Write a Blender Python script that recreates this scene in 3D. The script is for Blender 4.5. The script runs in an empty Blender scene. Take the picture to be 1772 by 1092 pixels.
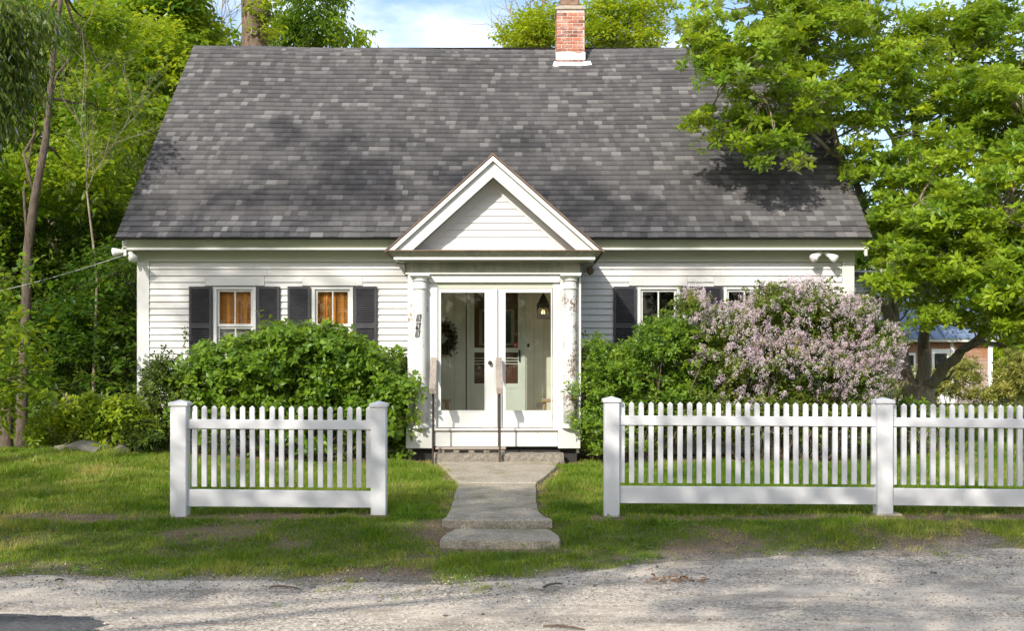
import bpy, math, random
import numpy as np
from mathutils import Vector, Matrix

# ------------------------------------------------------------------ camera, sky, sun, exposure
scene = bpy.context.scene
F = 1950.0
YH = 640.0
CZ = 1.33
cam_d = bpy.data.cameras.new('camera')
cam = bpy.data.objects.new('camera', cam_d)
scene.collection.objects.link(cam)
cam.location = (0, 0, CZ)
cam.rotation_euler = (math.radians(90), 0, 0)
cam_d.sensor_width = 36
cam_d.lens = 36 * F / 1772
cam_d.shift_y = (YH - 546) / 1772
cam_d.clip_end = 2000
scene.camera = cam

SUN = Vector((-0.48, -1.0, 0.70)).normalized()       # towards the sun
elev = math.asin(SUN.z)
sun_d = bpy.data.lights.new('sun', 'SUN')
sun_d.energy = 3.3
sun_d.angle = math.radians(0.6)
sun_d.color = (1.0, 0.94, 0.84)
sun = bpy.data.objects.new('sun', sun_d)
scene.collection.objects.link(sun)
sun.location = (-10, -20, 20)
sun.rotation_euler = SUN.to_track_quat('Z', 'Y').to_euler()

world = bpy.data.worlds.new('World')
scene.world = world
world.use_nodes = True
nt = world.node_tree
nt.nodes.clear()
wo = nt.nodes.new('ShaderNodeOutputWorld')
bg = nt.nodes.new('ShaderNodeBackground')
sky = nt.nodes.new('ShaderNodeTexSky')
sky.sky_type = 'NISHITA'
sky.sun_disc = False
sky.sun_elevation = elev
sky.sun_rotation = math.atan2(SUN.x, SUN.y)
sky.air_density = 1.0
sky.dust_density = 1.6
sky.ozone_density = 1.0
bg.inputs['Strength'].default_value = 0.15
tc = nt.nodes.new('ShaderNodeTexCoord')
mp = nt.nodes.new('ShaderNodeMapping')
mp.inputs['Scale'].default_value = (1.0, 1.0, 2.2)
mp.inputs['Location'].default_value = (0.35, 0.1, 0.2)
nz = nt.nodes.new('ShaderNodeTexNoise')
nz.inputs['Scale'].default_value = 4.2
nz.inputs['Detail'].default_value = 7
nz.inputs['Roughness'].default_value = 0.55
cr = nt.nodes.new('ShaderNodeValToRGB')
cr.color_ramp.elements[0].position = 0.47
cr.color_ramp.elements[1].position = 0.66
mx = nt.nodes.new('ShaderNodeMix')
mx.data_type = 'RGBA'
mx.inputs[7].default_value = (6.6, 6.8, 7.2, 1)
nt.links.new(tc.outputs['Generated'], mp.inputs['Vector'])
nt.links.new(mp.outputs['Vector'], nz.inputs['Vector'])
nt.links.new(nz.outputs['Fac'], cr.inputs['Fac'])
nt.links.new(cr.outputs['Color'], mx.inputs[0])
nt.links.new(sky.outputs['Color'], mx.inputs[6])
nt.links.new(mx.outputs[2], bg.inputs['Color'])
nt.links.new(bg.outputs['Background'], wo.inputs['Surface'])

scene.view_settings.view_transform = 'Standard'
scene.view_settings.look = 'None'
scene.view_settings.gamma = 1
scene.view_settings.use_curve_mapping = False
scene.view_settings.exposure = 0.70
scene.render.engine = 'CYCLES'
scene.cycles.max_bounces = 8
scene.cycles.transparent_max_bounces = 16
scene.cycles.use_denoising = True
scene.cycles.sample_clamp_indirect = 6

random.seed(7)
rng = np.random.default_rng(11)
col = scene.collection
PI = math.pi


def PX(px, Y):
    return (px - 886) * Y / F


def PZ(py, Y):
    return CZ - (py - YH) * Y / F


# ------------------------------------------------------------------ helpers
class MB:
    def __init__(s):
        s.v = []
        s.f = []

    def add(s, vs, fs):
        n = len(s.v)
        s.v += [tuple(v) for v in vs]
        s.f += [tuple(i + n for i in f) for f in fs]
        return s

    def box(s, x0, x1, y0, y1, z0, z1):
        return s.add([(x0, y0, z0), (x1, y0, z0), (x1, y1, z0), (x0, y1, z0), (x0, y0, z1), (x1, y0, z1), (x1, y1, z1), (x0, y1, z1)],
                     [(0, 3, 2, 1), (4, 5, 6, 7), (0, 1, 5, 4), (1, 2, 6, 5), (2, 3, 7, 6), (3, 0, 4, 7)])

    def cbox(s, x0, x1, y0, y1, z0, z1, c=0.004):
        """box with chamfered long edges in plan and top (soft edges)"""
        c = min(c, (x1 - x0) * .3, (y1 - y0) * .3, (z1 - z0) * .3)
        def ring(x0, x1, y0, y1, z):
            return [(x0 + c, y0, z), (x1 - c, y0, z), (x1, y0 + c, z), (x1, y1 - c, z), (x1 - c, y1, z), (x0 + c, y1, z), (x0, y1 - c, z), (x0, y0 + c, z)]
        vs = ring(x0 + c, x1 - c, y0 + c, y1 - c, z0) + ring(x0, x1, y0, y1, z0 + c) + ring(x0, x1, y0, y1, z1 - c) + ring(x0 + c, x1 - c, y0 + c, y1 - c, z1)
        fs = [tuple(range(7, -1, -1)), tuple(range(24, 32))]
        for k in range(3):
            for i in range(8):
                j = (i + 1) % 8
                fs.append((k * 8 + i, k * 8 + j, k * 8 + 8 + j, k * 8 + 8 + i))
        return s.add(vs, fs)

    def prism_y(s, poly, y0, y1):
        """poly of (x,z) counter-clockwise seen from -Y, extruded along Y"""
        n = len(poly)
        vs = [(x, y0, z) for x, z in poly] + [(x, y1, z) for x, z in poly]
        fs = [tuple(range(n)), tuple(range(2 * n - 1, n - 1, -1))]
        for i in range(n):
            j = (i + 1) % n
            fs.append((j, i, n + i, n + j))
        return s.add(vs, fs)

    def prism_x(s, poly, x0, x1, m0=0, m1=0):
        """poly of (y,z), extruded along X; m0/m1 mitre by (y - y of first point)"""
        n = len(poly)
        yr = max(p[0] for p in poly)
        vs = [(x0 + m0 * (yr - y), y, z) for y, z in poly] + [(x1 - m1 * (yr - y), y, z) for y, z in poly]
        fs = [tuple(range(n)), tuple(range(2 * n - 1, n - 1, -1))]
        for i in range(n):
            j = (i + 1) % n
            fs.append((j, i, n + i, n + j))
        return s.add(vs, fs)

    def prism_z(s, poly, z0, z1, inset=0.0):
        n = len(poly)
        cx = sum(p[0] for p in poly) / n
        cy = sum(p[1] for p in poly) / n
        def ins(p):
            return (p[0] + (cx - p[0]) * inset, p[1] + (cy - p[1]) * inset)
        vs = [(x, y, z0) for x, y in poly] + [(x, y, z1 - (0.015 if inset else 0)) for x, y in poly]
        fs = [tuple(range(n - 1, -1, -1))]
        for i in range(n):
            j = (i + 1) % n
            fs.append((i, j, n + j, n + i))
        if inset:
            vs += [ins(p) + (z1,) for p in poly]
            for i in range(n):
                j = (i + 1) % n
                fs.append((n + i, n + j, 2 * n + j, 2 * n + i))
            fs.append(tuple(range(2 * n, 3 * n)))
        else:
            fs.append(tuple(range(n, 2 * n)))
        return s.add(vs, fs)

    def tube(s, pts, rad, n=8, cap=True):
        pts = [Vector(p) for p in pts]
        if not hasattr(rad, '__len__'):
            rad = [rad] * len(pts)
        vs = []
        fs = []
        up = Vector((0.13, 0.21, 0.97))
        prev = None
        for i, p in enumerate(pts):
            d = (pts[min(i + 1, len(pts) - 1)] - pts[max(i - 1, 0)])
            if d.length < 1e-9:
                d = Vector((0, 0, 1))
            d.normalize()
            if prev is None:
                a = d.cross(up)
                if a.length < .2:
                    a = d.cross(Vector((1, 0, 0)))
            else:
                a = prev - d * prev.dot(d)
            a.normalize()
            prev = a
            b = d.cross(a)
            for k in range(n):
                t = 2 * PI * k / n
                vs.append(p + (a * math.cos(t) + b * math.sin(t)) * rad[i])
        for i in range(len(pts) - 1):
            for k in range(n):
                q = (k + 1) % n
                fs.append((i * n + k, i * n + q, (i + 1) * n + q, (i + 1) * n + k))
        if cap:
            fs.append(tuple(range(n - 1, -1, -1)))
            fs.append(tuple((len(pts) - 1) * n + k for k in range(n)))
        return s.add(vs, fs)

    def lathe(s, prof, cx=0, cy=0, n=20):
        vs = []
        fs = []
        for r, z in prof:
            for k in range(n):
                t = 2 * PI * k / n
                vs.append((cx + r * math.cos(t), cy + r * math.sin(t), z))
        for i in range(len(prof) - 1):
            for k in range(n):
                q = (k + 1) % n
                fs.append((i * n + k, i * n + q, (i + 1) * n + q, (i + 1) * n + k))
        fs.append(tuple(range(n - 1, -1, -1)))
        fs.append(tuple((len(prof) - 1) * n + k for k in range(n)))
        return s.add(vs, fs)

    def mesh(s, name, m=None, smooth=False):
        me = bpy.data.meshes.new(name)
        me.from_pydata(s.v, [], s.f)
        if m:
            me.materials.append(m)
        if smooth:
            me.polygons.foreach_set('use_smooth', [True] * len(me.polygons))
        me.update()
        return me


def tag(o, label=None, cat=None, group=None, kind=None):
    if label: o['label'] = label
    if cat: o['category'] = cat
    if group: o['group'] = group
    if kind: o['kind'] = kind
    return o


def link(name, me, parent=None, loc=(0, 0, 0), rot=(0, 0, 0), scale=(1, 1, 1)):
    o = bpy.data.objects.new(name, me)
    col.objects.link(o)
    o.location = loc
    o.rotation_euler = rot
    o.scale = scale
    if parent is not None:
        o.parent = parent
    return o


def build(name, mb, m, parent=None, smooth=False, **k):
    return link(name, mb.mesh(name, m, smooth), parent, **k)


def empty(name, label, cat, loc=(0, 0, 0), group=None, kind=None):
    o = link(name, None, None, loc)
    return tag(o, label, cat, group, kind)


def box(name, m, parent, *b, c=0):
    mb = MB()
    mb.cbox(*b, c=c) if c else mb.box(*b)
    return build(name, mb, m, parent)


# ------------------------------------------------------------------ numpy noise
_tab = rng.random((256, 256))


def vnoise(x, y, s=1.0, o=0):
    x = np.asarray(x, float) / s + 37.3 * (o + 1)
    y = np.asarray(y, float) / s + 11.7 * (o + 1)
    xi = np.floor(x).astype(int); yi = np.floor(y).astype(int)
    fx = x - xi; fy = y - yi
    fx = fx * fx * (3 - 2 * fx); fy = fy * fy * (3 - 2 * fy)
    g = lambda a, b: _tab[a & 255, b & 255]
    return (g(xi, yi) * (1 - fx) + g(xi + 1, yi) * fx) * (1 - fy) + (g(xi, yi + 1) * (1 - fx) + g(xi + 1, yi + 1) * fx) * fy


def fbm(x, y, s=1.0, o=0):
    return (vnoise(x, y, s, o) + .5 * vnoise(x, y, s / 2, o + 3) + .25 * vnoise(x, y, s / 4, o + 5)) / 1.75


def sst(a, b, x):
    t = np.clip((np.asarray(x, float) - a) / (b - a), 0, 1)
    return t * t * (3 - 2 * t)


# ------------------------------------------------------------------ materials
def newmat(name):
    m = bpy.data.materials.new(name)
    m.use_nodes = True
    nt = m.node_tree
    b = nt.nodes['Principled BSDF']
    return m, nt, b


def N(nt, t, **k):
    n = nt.nodes.new(t)
    for a, v in k.items():
        setattr(n, a, v)
    return n


def noise(nt, scale, detail=5, rough=.6, coord='Object', stretch=None, w=None):
    tc = N(nt, 'ShaderNodeTexCoord')
    n = N(nt, 'ShaderNodeTexNoise')
    n.inputs['Scale'].default_value = scale
    n.inputs['Detail'].default_value = detail
    n.inputs['Roughness'].default_value = rough
    if coord == 'World':
        g = N(nt, 'ShaderNodeNewGeometry')
        src = g.outputs['Position']
    else:
        src = tc.outputs[coord]
    if stretch:
        mp = N(nt, 'ShaderNodeMapping')
        mp.inputs['Scale'].default_value = stretch
        nt.links.new(src, mp.inputs['Vector'])
        src = mp.outputs['Vector']
    nt.links.new(src, n.inputs['Vector'])
    return n.outputs['Fac']


def ramp(nt, fac, stops):
    r = N(nt, 'ShaderNodeValToRGB')
    e = r.color_ramp.elements
    while len(e) < len(stops):
        e.new(0.5)
    for i, (p, c) in enumerate(stops):
        e[i].position = p
        e[i].color = (c[0], c[1], c[2], 1) if hasattr(c, '__len__') else (c, c, c, 1)
    nt.links.new(fac, r.inputs['Fac'])
    return r.outputs['Color']


def mixc(nt, fac, a, b, mode='MIX'):
    m = N(nt, 'ShaderNodeMix', data_type='RGBA', blend_type=mode)
    for i, v in ((0, fac), (6, a), (7, b)):
        if hasattr(v, 'is_linked') or hasattr(v, 'links'):
            nt.links.new(v, m.inputs[i])
        elif i == 0:
            m.inputs[0].default_value = v
        else:
            m.inputs[i].default_value = (v[0], v[1], v[2], 1)
    return m.outputs[2]


def bump(nt, b, fac, strength=.3, dist=.01):
    bp = N(nt, 'ShaderNodeBump')
    bp.inputs['Strength'].default_value = strength
    bp.inputs['Distance'].default_value = dist
    nt.links.new(fac, bp.inputs['Height'])
    nt.links.new(bp.outputs['Normal'], b.inputs['Normal'])


def simple(name, c, rough=.6, var=.25, scale=6, bmp=.15, metal=0, spec=None, stretch=None, coord='World'):
    m, nt, b = newmat(name)
    f = noise(nt, scale, stretch=stretch, coord=coord)
    lo = [x * (1 - var) for x in c]
    hi = [min(1, x * (1 + var)) for x in c]
    nt.links.new(ramp(nt, f, [(.3, lo), (.7, hi)]), b.inputs['Base Color'])
    b.inputs['Roughness'].default_value = rough
    b.inputs['Metallic'].default_value = metal
    if spec is not None:
        b.inputs['Specular IOR Level'].default_value = spec
    if bmp:
        bump(nt, b, noise(nt, scale * 8, coord=coord, stretch=stretch), bmp, .004)
    return m


def paint(name, c=(.80, .80, .77), grime=.5, peel=None, gcol=(.42, .43, .34), scale=2.2, peelcol=(.22, .17, .13)):
    """white paint with dirt; peel = threshold of flaked patches"""
    m, nt, b = newmat(name)
    f1 = noise(nt, scale, 6, .65, 'World')
    f2 = noise(nt, scale * 6, 4, .6, 'World', stretch=(1, 1, .25))
    dirt = ramp(nt, f1, [(.50 , 0), (.82, grime)])
    c1 = mixc(nt, dirt, c, gcol)
    streak = ramp(nt, f2, [(.5, 0), (.8, grime * .5)])
    c2 = mixc(nt, streak, c1, (.5, .5, .46))
    if peel is not None:
        f3 = noise(nt, 42, 6, .75, 'World', stretch=(1, 1, .6))
        f4 = noise(nt, 2.6, 3, .5, 'World')
        add = N(nt, 'ShaderNodeMath', operation='ADD')
        nt.links.new(f3, add.inputs[0]); nt.links.new(f4, add.inputs[1])
        msk = ramp(nt, add.outputs[0], [(0, 0), (1, 1)])
        half = N(nt, 'ShaderNodeMath', operation='MULTIPLY')
        half.inputs[1].default_value = .5
        nt.links.new(add.outputs[0], half.inputs[0])
        msk = ramp(nt, half.outputs[0], [(peel, 0), (peel + .012, 1)])
        wood = ramp(nt, noise(nt, 40, 3, .6, 'World', stretch=(1, 1, .1)), [(.3, peelcol), (.7, [x * 1.7 for x in peelcol])])
        c2 = mixc(nt, msk, c2, wood)
    nt.links.new(c2, b.inputs['Base Color'])
    b.inputs['Roughness'].default_value = .55
    bump(nt, b, noise(nt, 60, coord='World', stretch=(1, 1, .3)), .12, .002)
    return m


M_siding = paint('siding_paint', (.60, .59, .575), .12)
M_trim = paint('trim_paint', (.61, .61, .59), .25)
M_eave = paint('shaded_eave_paint', (.47, .48, .39), .4)  # frieze and soffit: shade and green bounce put into the colour, with mildew
M_crown = paint('shaded_crown_paint', (.30, .32, .23), .5)  # underside shade of the eave crown put into the colour, with mildew
M_column = paint('column_paint', (.60, .60, .59), .35, peel=.565)
M_column_worn = paint('worn_column_paint', (.60, .60, .59), .4, peel=.53, peelcol=(.13, .09, .065))
M_skirt = paint('skirt_paint', (.60, .60, .57), .35, peel=.61)
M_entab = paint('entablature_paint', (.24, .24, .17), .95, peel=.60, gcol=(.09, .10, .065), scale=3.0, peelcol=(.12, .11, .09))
M_door = paint('door_paint', (.61, .61, .60), .25)
M_vinyl = paint('fence_vinyl', (.61, .61, .625), .14, gcol=(.36, .38, .30), scale=1.7)
M_black = simple('shutter_black', (.032, .032, .038), .45, .3, 8, .1)
M_iron = simple('iron', (.04, .025, .02), .6, .5, 20, .3)
M_dark = simple('interior_dark', (.03, .028, .025), .9, .2, 3, 0)
M_cream = simple('vestibule_paint', (.70, .69, .60), .6, .08, 4, .05)
M_sage = simple('storm_door_paint', (.60, .63, .58), .5, .08, 4, .05)
M_redwood = simple('inner_door_wood', (.25, .13, .095), .45, .3, 10, .1, stretch=(6, 6, .5))
M_orange = simple('pine_louver', (.70, .27, .035), .4, .22, 9, .05, stretch=(5, 5, .4))
M_greywood = simple('grey_wood', (.30, .25, .21), .8, .35, 14, .3, stretch=(8, 1, 1))
M_benchwood = simple('bench_wood', (.45, .30, .16), .6, .2, 10, .1)
M_blind = simple('curtain', (.50, .46, .45), .8, .1, 4, 0)
M_curt2 = simple('pale_shade', (.60, .45, .28), .8, .1, 4, 0)
M_granite = simple('granite', (.20, .175, .14), .9, .4, 30, .5)
M_rock = simple('rock', (.17, .155, .125), .9, .45, 5, .6)
M_copper = simple('rust_flashing', (.20, .12, .075), .7, .5, 8, .1)
M_whitelead = simple('white_flashing', (.70, .71, .72), .6, .15, 14, .4)
M_mortar = simple('mortar', (.50, .43, .38), .9, .2, 30, .4)
M_capstone = simple('chimney_cap', (.36, .31, .24), .9, .25, 12, .4)
M_metalroof = simple('metal_roof', (.20, .26, .36), .35, .1, 4, 0, metal=.3)
M_lampwhite = simple('lamp_white', (.72, .71, .66), .35, .1, 8, 0)
M_iron_wire = simple('grey_cable', (.38, .38, .37), .5, .1, 8, 0)
M_nest = simple('nest_straw', (.14, .09, .06), .95, .5, 60, .6)
M_dryleaf = simple('dry_leaf', (.34, .19, .10), .8, .4, 30, .1)
M_twig = simple('twig', (.12, .085, .06), .9, .4, 30, .2)
M_trimwhite = paint('shed_trim', (.8, .8, .8), .1)

# bark
def bark(name, a, b_, sc=5, lich=0.0):
    m, nt, b = newmat(name)
    f = noise(nt, sc * 3, 8, .75, 'Object', stretch=(1, 1, .22))
    c = ramp(nt, f, [(.3, a), (.68, b_)])
    if lich:
        g = ramp(nt, noise(nt, 3.1, 5, .7, 'Object'), [(.5, 0), (.62, lich)])
        c = mixc(nt, g, c, (.34, .34, .27))
    nt.links.new(c, b.inputs['Base Color'])
    b.inputs['Roughness'].default_value = .95
    bump(nt, b, f, 1.0, .03)
    return m


M_bark = bark('bark_brown', (.03, .023, .017), (.19, .145, .105), 8)
M_barkg = bark('bark_grey', (.10, .08, .06), (.38, .31, .23), 6, .6)
M_barkr = bark('bark_pine', (.03, .02, .014), (.24, .17, .125), 4.5)


def attr_col(nt, name='tint'):
    a = N(nt, 'ShaderNodeAttribute')
    a.attribute_name = name
    return a


def leafmat(name, dark, mid, light, trans=.42, gloss=.12, tm=(2.5, 2.0, .9)):
    """leaf blades: tint attribute picks the hue of each leaf (its age and species)"""
    m = bpy.data.materials.new(name)
    m.use_nodes = True
    nt = m.node_tree
    nt.nodes.clear()
    out = N(nt, 'ShaderNodeOutputMaterial')
    a = attr_col(nt)
    c = ramp(nt, a.outputs['Fac'], [(0, dark), (.5, mid), (1, light)])
    d = N(nt, 'ShaderNodeBsdfDiffuse')
    t = N(nt, 'ShaderNodeBsdfTranslucent')
    g = N(nt, 'ShaderNodeBsdfGlossy')
    g.inputs['Roughness'].default_value = .38
    g.inputs['Color'].default_value = (.9, .95, .85, 1)
    nt.links.new(c, d.inputs['Color'])
    tr = mixc(nt, 1.0, c, tm, 'MULTIPLY')
    nt.links.new(tr, t.inputs['Color'])
    m1 = N(nt, 'ShaderNodeMixShader')
    m1.inputs[0].default_value = trans
    nt.links.new(d.outputs[0], m1.inputs[1]); nt.links.new(t.outputs[0], m1.inputs[2])
    fr = N(nt, 'ShaderNodeFresnel'); fr.inputs[0].default_value = 1.4
    ml = N(nt, 'ShaderNodeMath', operation='MULTIPLY'); ml.inputs[1].default_value = gloss * 6
    nt.links.new(fr.outputs[0], ml.inputs[0])
    m2 = N(nt, 'ShaderNodeMixShader')
    nt.links.new(ml.outputs[0], m2.inputs[0])
    nt.links.new(m1.outputs[0], m2.inputs[1]); nt.links.new(g.outputs[0], m2.inputs[2])
    nt.links.new(m2.outputs[0], out.inputs['Surface'])
    return m


L_mag = leafmat('magnolia_leaf', (.06, .15, .012), (.165, .28, .014), (.32, .42, .02), .5, .10)
L_maple = leafmat('maple_leaf', (.05, .135, .012), (.16, .27, .014), (.31, .40, .018), .52, .06)
L_wood = leafmat('wood_leaf', (.03, .085, .010), (.095, .18, .012), (.23, .31, .016), .5, .06)
L_droop = leafmat('drooping_leaf', (.03, .065, .008), (.075, .125, .015), (.15, .19, .03), .4, .06)
L_bush = leafmat('hydrangea_leaf', (.045, .11, .012), (.105, .20, .015), (.20, .31, .02), .4, .10)
L_shrub = leafmat('shrub_leaf', (.05, .12, .012), (.12, .22, .014), (.22, .33, .02), .4, .12)
L_lilac = leafmat('lilac_leaf', (.04, .08, .012), (.10, .155, .018), (.20, .22, .03), .4, .10)
L_gold = leafmat('gold_leaf', (.09, .17, .012), (.20, .29, .015), (.32, .39, .02), .45, .08)
L_rhodo = leafmat('rhododendron_leaf', (.09, .11, .02), (.20, .22, .04), (.36, .35, .09), .35, .10)
L_weed = leafmat('weed_leaf', (.035, .07, .012), (.08, .13, .018), (.16, .22, .02), .4, .08)
L_grass = leafmat('grass_blade', (.05, .12, .010), (.15, .24, .02), (.39, .36, .13), .35, .02)
L_flower = leafmat('lilac_floret', (.58, .42, .50), (.76, .62, .67), (.86, .80, .82), .35, .01, (1.05, .95, 1.0))
L_flowerw = leafmat('white_floret', (.7, .7, .6), (.8, .8, .75), (.85, .85, .82), .35, .02, (1, 1, 1))
L_wreath = leafmat('dry_wreath', (.03, .02, .014), (.07, .045, .03), (.20, .14, .10), .1, .03, (1, 1, 1))


def tintmat(name, lo, hi, rough=.85, grain=90, gamp=.35, big=0.0):
    """solid pieces whose colour lies between lo and hi by their own tint attribute"""
    m, nt, b = newmat(name)
    a = attr_col(nt)
    c = mixc(nt, a.outputs['Fac'], lo, hi)
    g = ramp(nt, noise(nt, grain, 4, .7, 'World'), [(.3, 1 - gamp), (.7, 1 + gamp)])
    c = mixc(nt, 1.0, c, g, 'MULTIPLY')
    if big:
        s = ramp(nt, noise(nt, .8, 6, .65, 'World'), [(.42, 1), (.75, 1 - big)])
        c = mixc(nt, 1.0, c, s, 'MULTIPLY')
    nt.links.new(c, b.inputs['Base Color'])
    b.inputs['Roughness'].default_value = rough
    bump(nt, b, noise(nt, grain, coord='World'), .35, .004)
    return m


M_shingle = tintmat('asphalt_shingle', (.053, .050, .053), (.185, .177, .174), .9, 110, .35, .3)
M_cedar = tintmat('cedar_shingle', (.30, .14, .065), (.38, .33, .31), .85, 30, .3)

# brick with whitish wash
m, nt, b = newmat('brick_red')
a = attr_col(nt)
c = mixc(nt, a.outputs['Fac'], (.20, .07, .045), (.46, .15, .08))
w = ramp(nt, noise(nt, 5, 6, .7, 'World'), [(.46, 0), (.66, .75)])
c = mixc(nt, w, c, (.52, .42, .36))
nt.links.new(c, b.inputs['Base Color'])
b.inputs['Roughness'].default_value = .9
bump(nt, b, noise(nt, 60, coord='World'), .4, .004)
M_brick = m

# glass: see-through with mirror reflection at glancing angles
def glassmat(name, tint=(1, 1, 1), refl=1.0):
    m = bpy.data.materials.new(name)
    m.use_nodes = True
    nt = m.node_tree
    nt.nodes.clear()
    out = N(nt, 'ShaderNodeOutputMaterial')
    t = N(nt, 'ShaderNodeBsdfTransparent')
    t.inputs[0].default_value = (*tint, 1)
    g = N(nt, 'ShaderNodeBsdfGlossy')
    g.inputs['Roughness'].default_value = .02
    fr = N(nt, 'ShaderNodeFresnel'); fr.inputs[0].default_value = 1.5
    ml = N(nt, 'ShaderNodeMath', operation='MULTIPLY'); ml.inputs[1].default_value = refl * .55
    nt.links.new(fr.outputs[0], ml.inputs[0])
    mm = N(nt, 'ShaderNodeMixShader')
    nt.links.new(ml.outputs[0], mm.inputs[0])
    nt.links.new(t.outputs[0], mm.inputs[1]); nt.links.new(g.outputs[0], mm.inputs[2])
    nt.links.new(mm.outputs[0], out.inputs['Surface'])
    return m


M_glass = glassmat('window_glass', (.93, .95, .93))
M_screen = glassmat('door_screen', (.78, .76, .72), .3)
m, nt, b = newmat('lamp_bulb')
b.inputs['Base Color'].default_value = (1, .6, .25, 1)
b.inputs['Emission Color'].default_value = (1, .50, .16, 1)
b.inputs['Emission Strength'].default_value = 3.0
nt.links.new(ramp(nt, noise(nt, 20, coord='World'), [(.2, (1, .45, .12)), (.8, (1, .6, .25))]), b.inputs['Emission Color'])
M_bulb = m
M_num = simple('number_tile', (.02, .02, .022), .4, .2, 10, 0)
M_numw = simple('number_paint', (.55, .56, .56), .5, .05, 10, 0)
M_red = simple('sticker_red', (.45, .04, .05), .5, .1, 10, 0)
M_picglass = simple('door_window_glass', (.10, .16, .19), .08, .3, 3, 0)

# soil / lawn ground
m, nt, b = newmat('lawn_soil')
a = attr_col(nt, 'bare')
n1 = noise(nt, 3.5, 7, .7, 'World')
n2 = noise(nt, 60, 4, .7, 'World')
gr = ramp(nt, n1, [(.3, (.06, .10, .016)), (.7, (.13, .165, .03))])
so = ramp(nt, n2, [(.3, (.13, .085, .055)), (.7, (.36, .27, .18))])
a2 = attr_col(nt, 'grit')
vo2 = N(nt, 'ShaderNodeTexVoronoi'); vo2.inputs['Scale'].default_value = 70
g2 = N(nt, 'ShaderNodeNewGeometry'); nt.links.new(g2.outputs['Position'], vo2.inputs['Vector'])
sp2 = N(nt, 'ShaderNodeSeparateColor'); nt.links.new(vo2.outputs['Color'], sp2.inputs[0])
so = mixc(nt, a2.outputs['Fac'], so, ramp(nt, sp2.outputs[0], [(0, (.22, .19, .15)), (.6, (.42, .37, .30)), (1, (.62, .56, .48))]))
c = mixc(nt, a.outputs['Fac'], gr, so)
c = mixc(nt, 1.0, c, ramp(nt, n2, [(.25, .55), (.7, 1.15)]), 'MULTIPLY')
nt.links.new(c, b.inputs['Base Color'])
b.inputs['Roughness'].default_value = 1
b.inputs['Specular IOR Level'].default_value = .1
bump(nt, b, n2, .8, .03)
M_ground = m

# gravel
m, nt, b = newmat('road_gravel')
vo = N(nt, 'ShaderNodeTexVoronoi'); vo.inputs['Scale'].default_value = 75
g_ = N(nt, 'ShaderNodeNewGeometry'); nt.links.new(g_.outputs['Position'], vo.inputs['Vector'])
sep = N(nt, 'ShaderNodeSeparateColor'); nt.links.new(vo.outputs['Color'], sep.inputs[0])
fine = ramp(nt, sep.outputs[0], [(0, (.19, .16, .13)), (.55, (.42, .365, .30)), (1, (.68, .61, .53))])
n1 = noise(nt, 1.0, 7, .65, 'World', stretch=(.45, 1.6, 1))
dust = ramp(nt, n1, [(.42, 0), (.62, .8)])
c = mixc(nt, dust, fine, (.66, .57, .46))
n3 = noise(nt, 2.2, 6, .7, 'World', stretch=(.5, 1.5, 1))
c = mixc(nt, ramp(nt, n3, [(.50, 0), (.68, .7)]), c, (.21, .17, .13))
n4 = noise(nt, 14, 5, .8, 'World')
c = mixc(nt, ramp(nt, n4, [(.56, 0), (.68, .55)]), c, (.20, .16, .12))
nt.links.new(c, b.inputs['Base Color'])
b.inputs['Roughness'].default_value = .95
b.inputs['Specular IOR Level'].default_value = .15
bump(nt, b, vo.outputs['Distance'], .5, .01)
M_gravel = m
M_stone = tintmat('gravel_stone', (.11, .095, .08), (.62, .57, .50), .9, 60, .2)
M_asphalt = simple('asphalt', (.085, .083, .082), .9, .6, 40, .8)

# concrete path
m, nt, b = newmat('old_concrete')
n1 = noise(nt, 4, 8, .7, 'World'); n2 = noise(nt, 80, 4, .75, 'World')
n3 = noise(nt, 28, 5, .8, 'World')
c = ramp(nt, n2, [(.34, (.17, .15, .12)), (.5, (.41, .355, .28)), (.66, (.66, .59, .49))])
c = mixc(nt, ramp(nt, n3, [(.48, 0), (.62, .65)]), c, (.26, .225, .165))
c = mixc(nt, ramp(nt, n1, [(.46, 0), (.66, .7)]), c, (.20, .18, .09))
nt.links.new(c, b.inputs['Base Color'])
b.inputs['Roughness'].default_value = .95
b.inputs['Specular IOR Level'].default_value = .15
bump(nt, b, n2, .7, .01)
M_conc = m


# ------------------------------------------------------------------ tinted meshes in numpy
def np_mesh(name, V, Fc, m, tint=None, attr='tint', smooth=False):
    """V (n,3); Fc (k,q) faces; tint per vertex"""
    me = bpy.data.meshes.new(name)
    V = np.asarray(V, np.float32); Fc = np.asarray(Fc, np.int32)
    q = Fc.shape[1]
    me.vertices.add(len(V)); me.vertices.foreach_set('co', V.ravel())
    me.loops.add(Fc.size); me.loops.foreach_set('vertex_index', Fc.ravel())
    me.polygons.add(len(Fc))
    me.polygons.foreach_set('loop_start', np.arange(0, Fc.size, q, dtype=np.int32))
    me.polygons.foreach_set('loop_total', np.full(len(Fc), q, np.int32))
    if smooth:
        me.polygons.foreach_set('use_smooth', np.ones(len(Fc), bool))
    if tint is not None:
        at = me.attributes.new(attr, 'FLOAT', 'POINT')
        at.data.foreach_set('value', np.asarray(tint, np.float32))
    me.materials.append(m)
    me.update(calc_edges=True)
    return me


def settint(me, v, attr='tint'):
    at = me.attributes.new(attr, 'FLOAT', 'POINT')
    at.data.foreach_set('value', np.full(len(me.vertices), v, np.float32))
    return me


def unit(a):
    return a / np.maximum(np.linalg.norm(a, axis=-1, keepdims=True), 1e-9)


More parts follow.
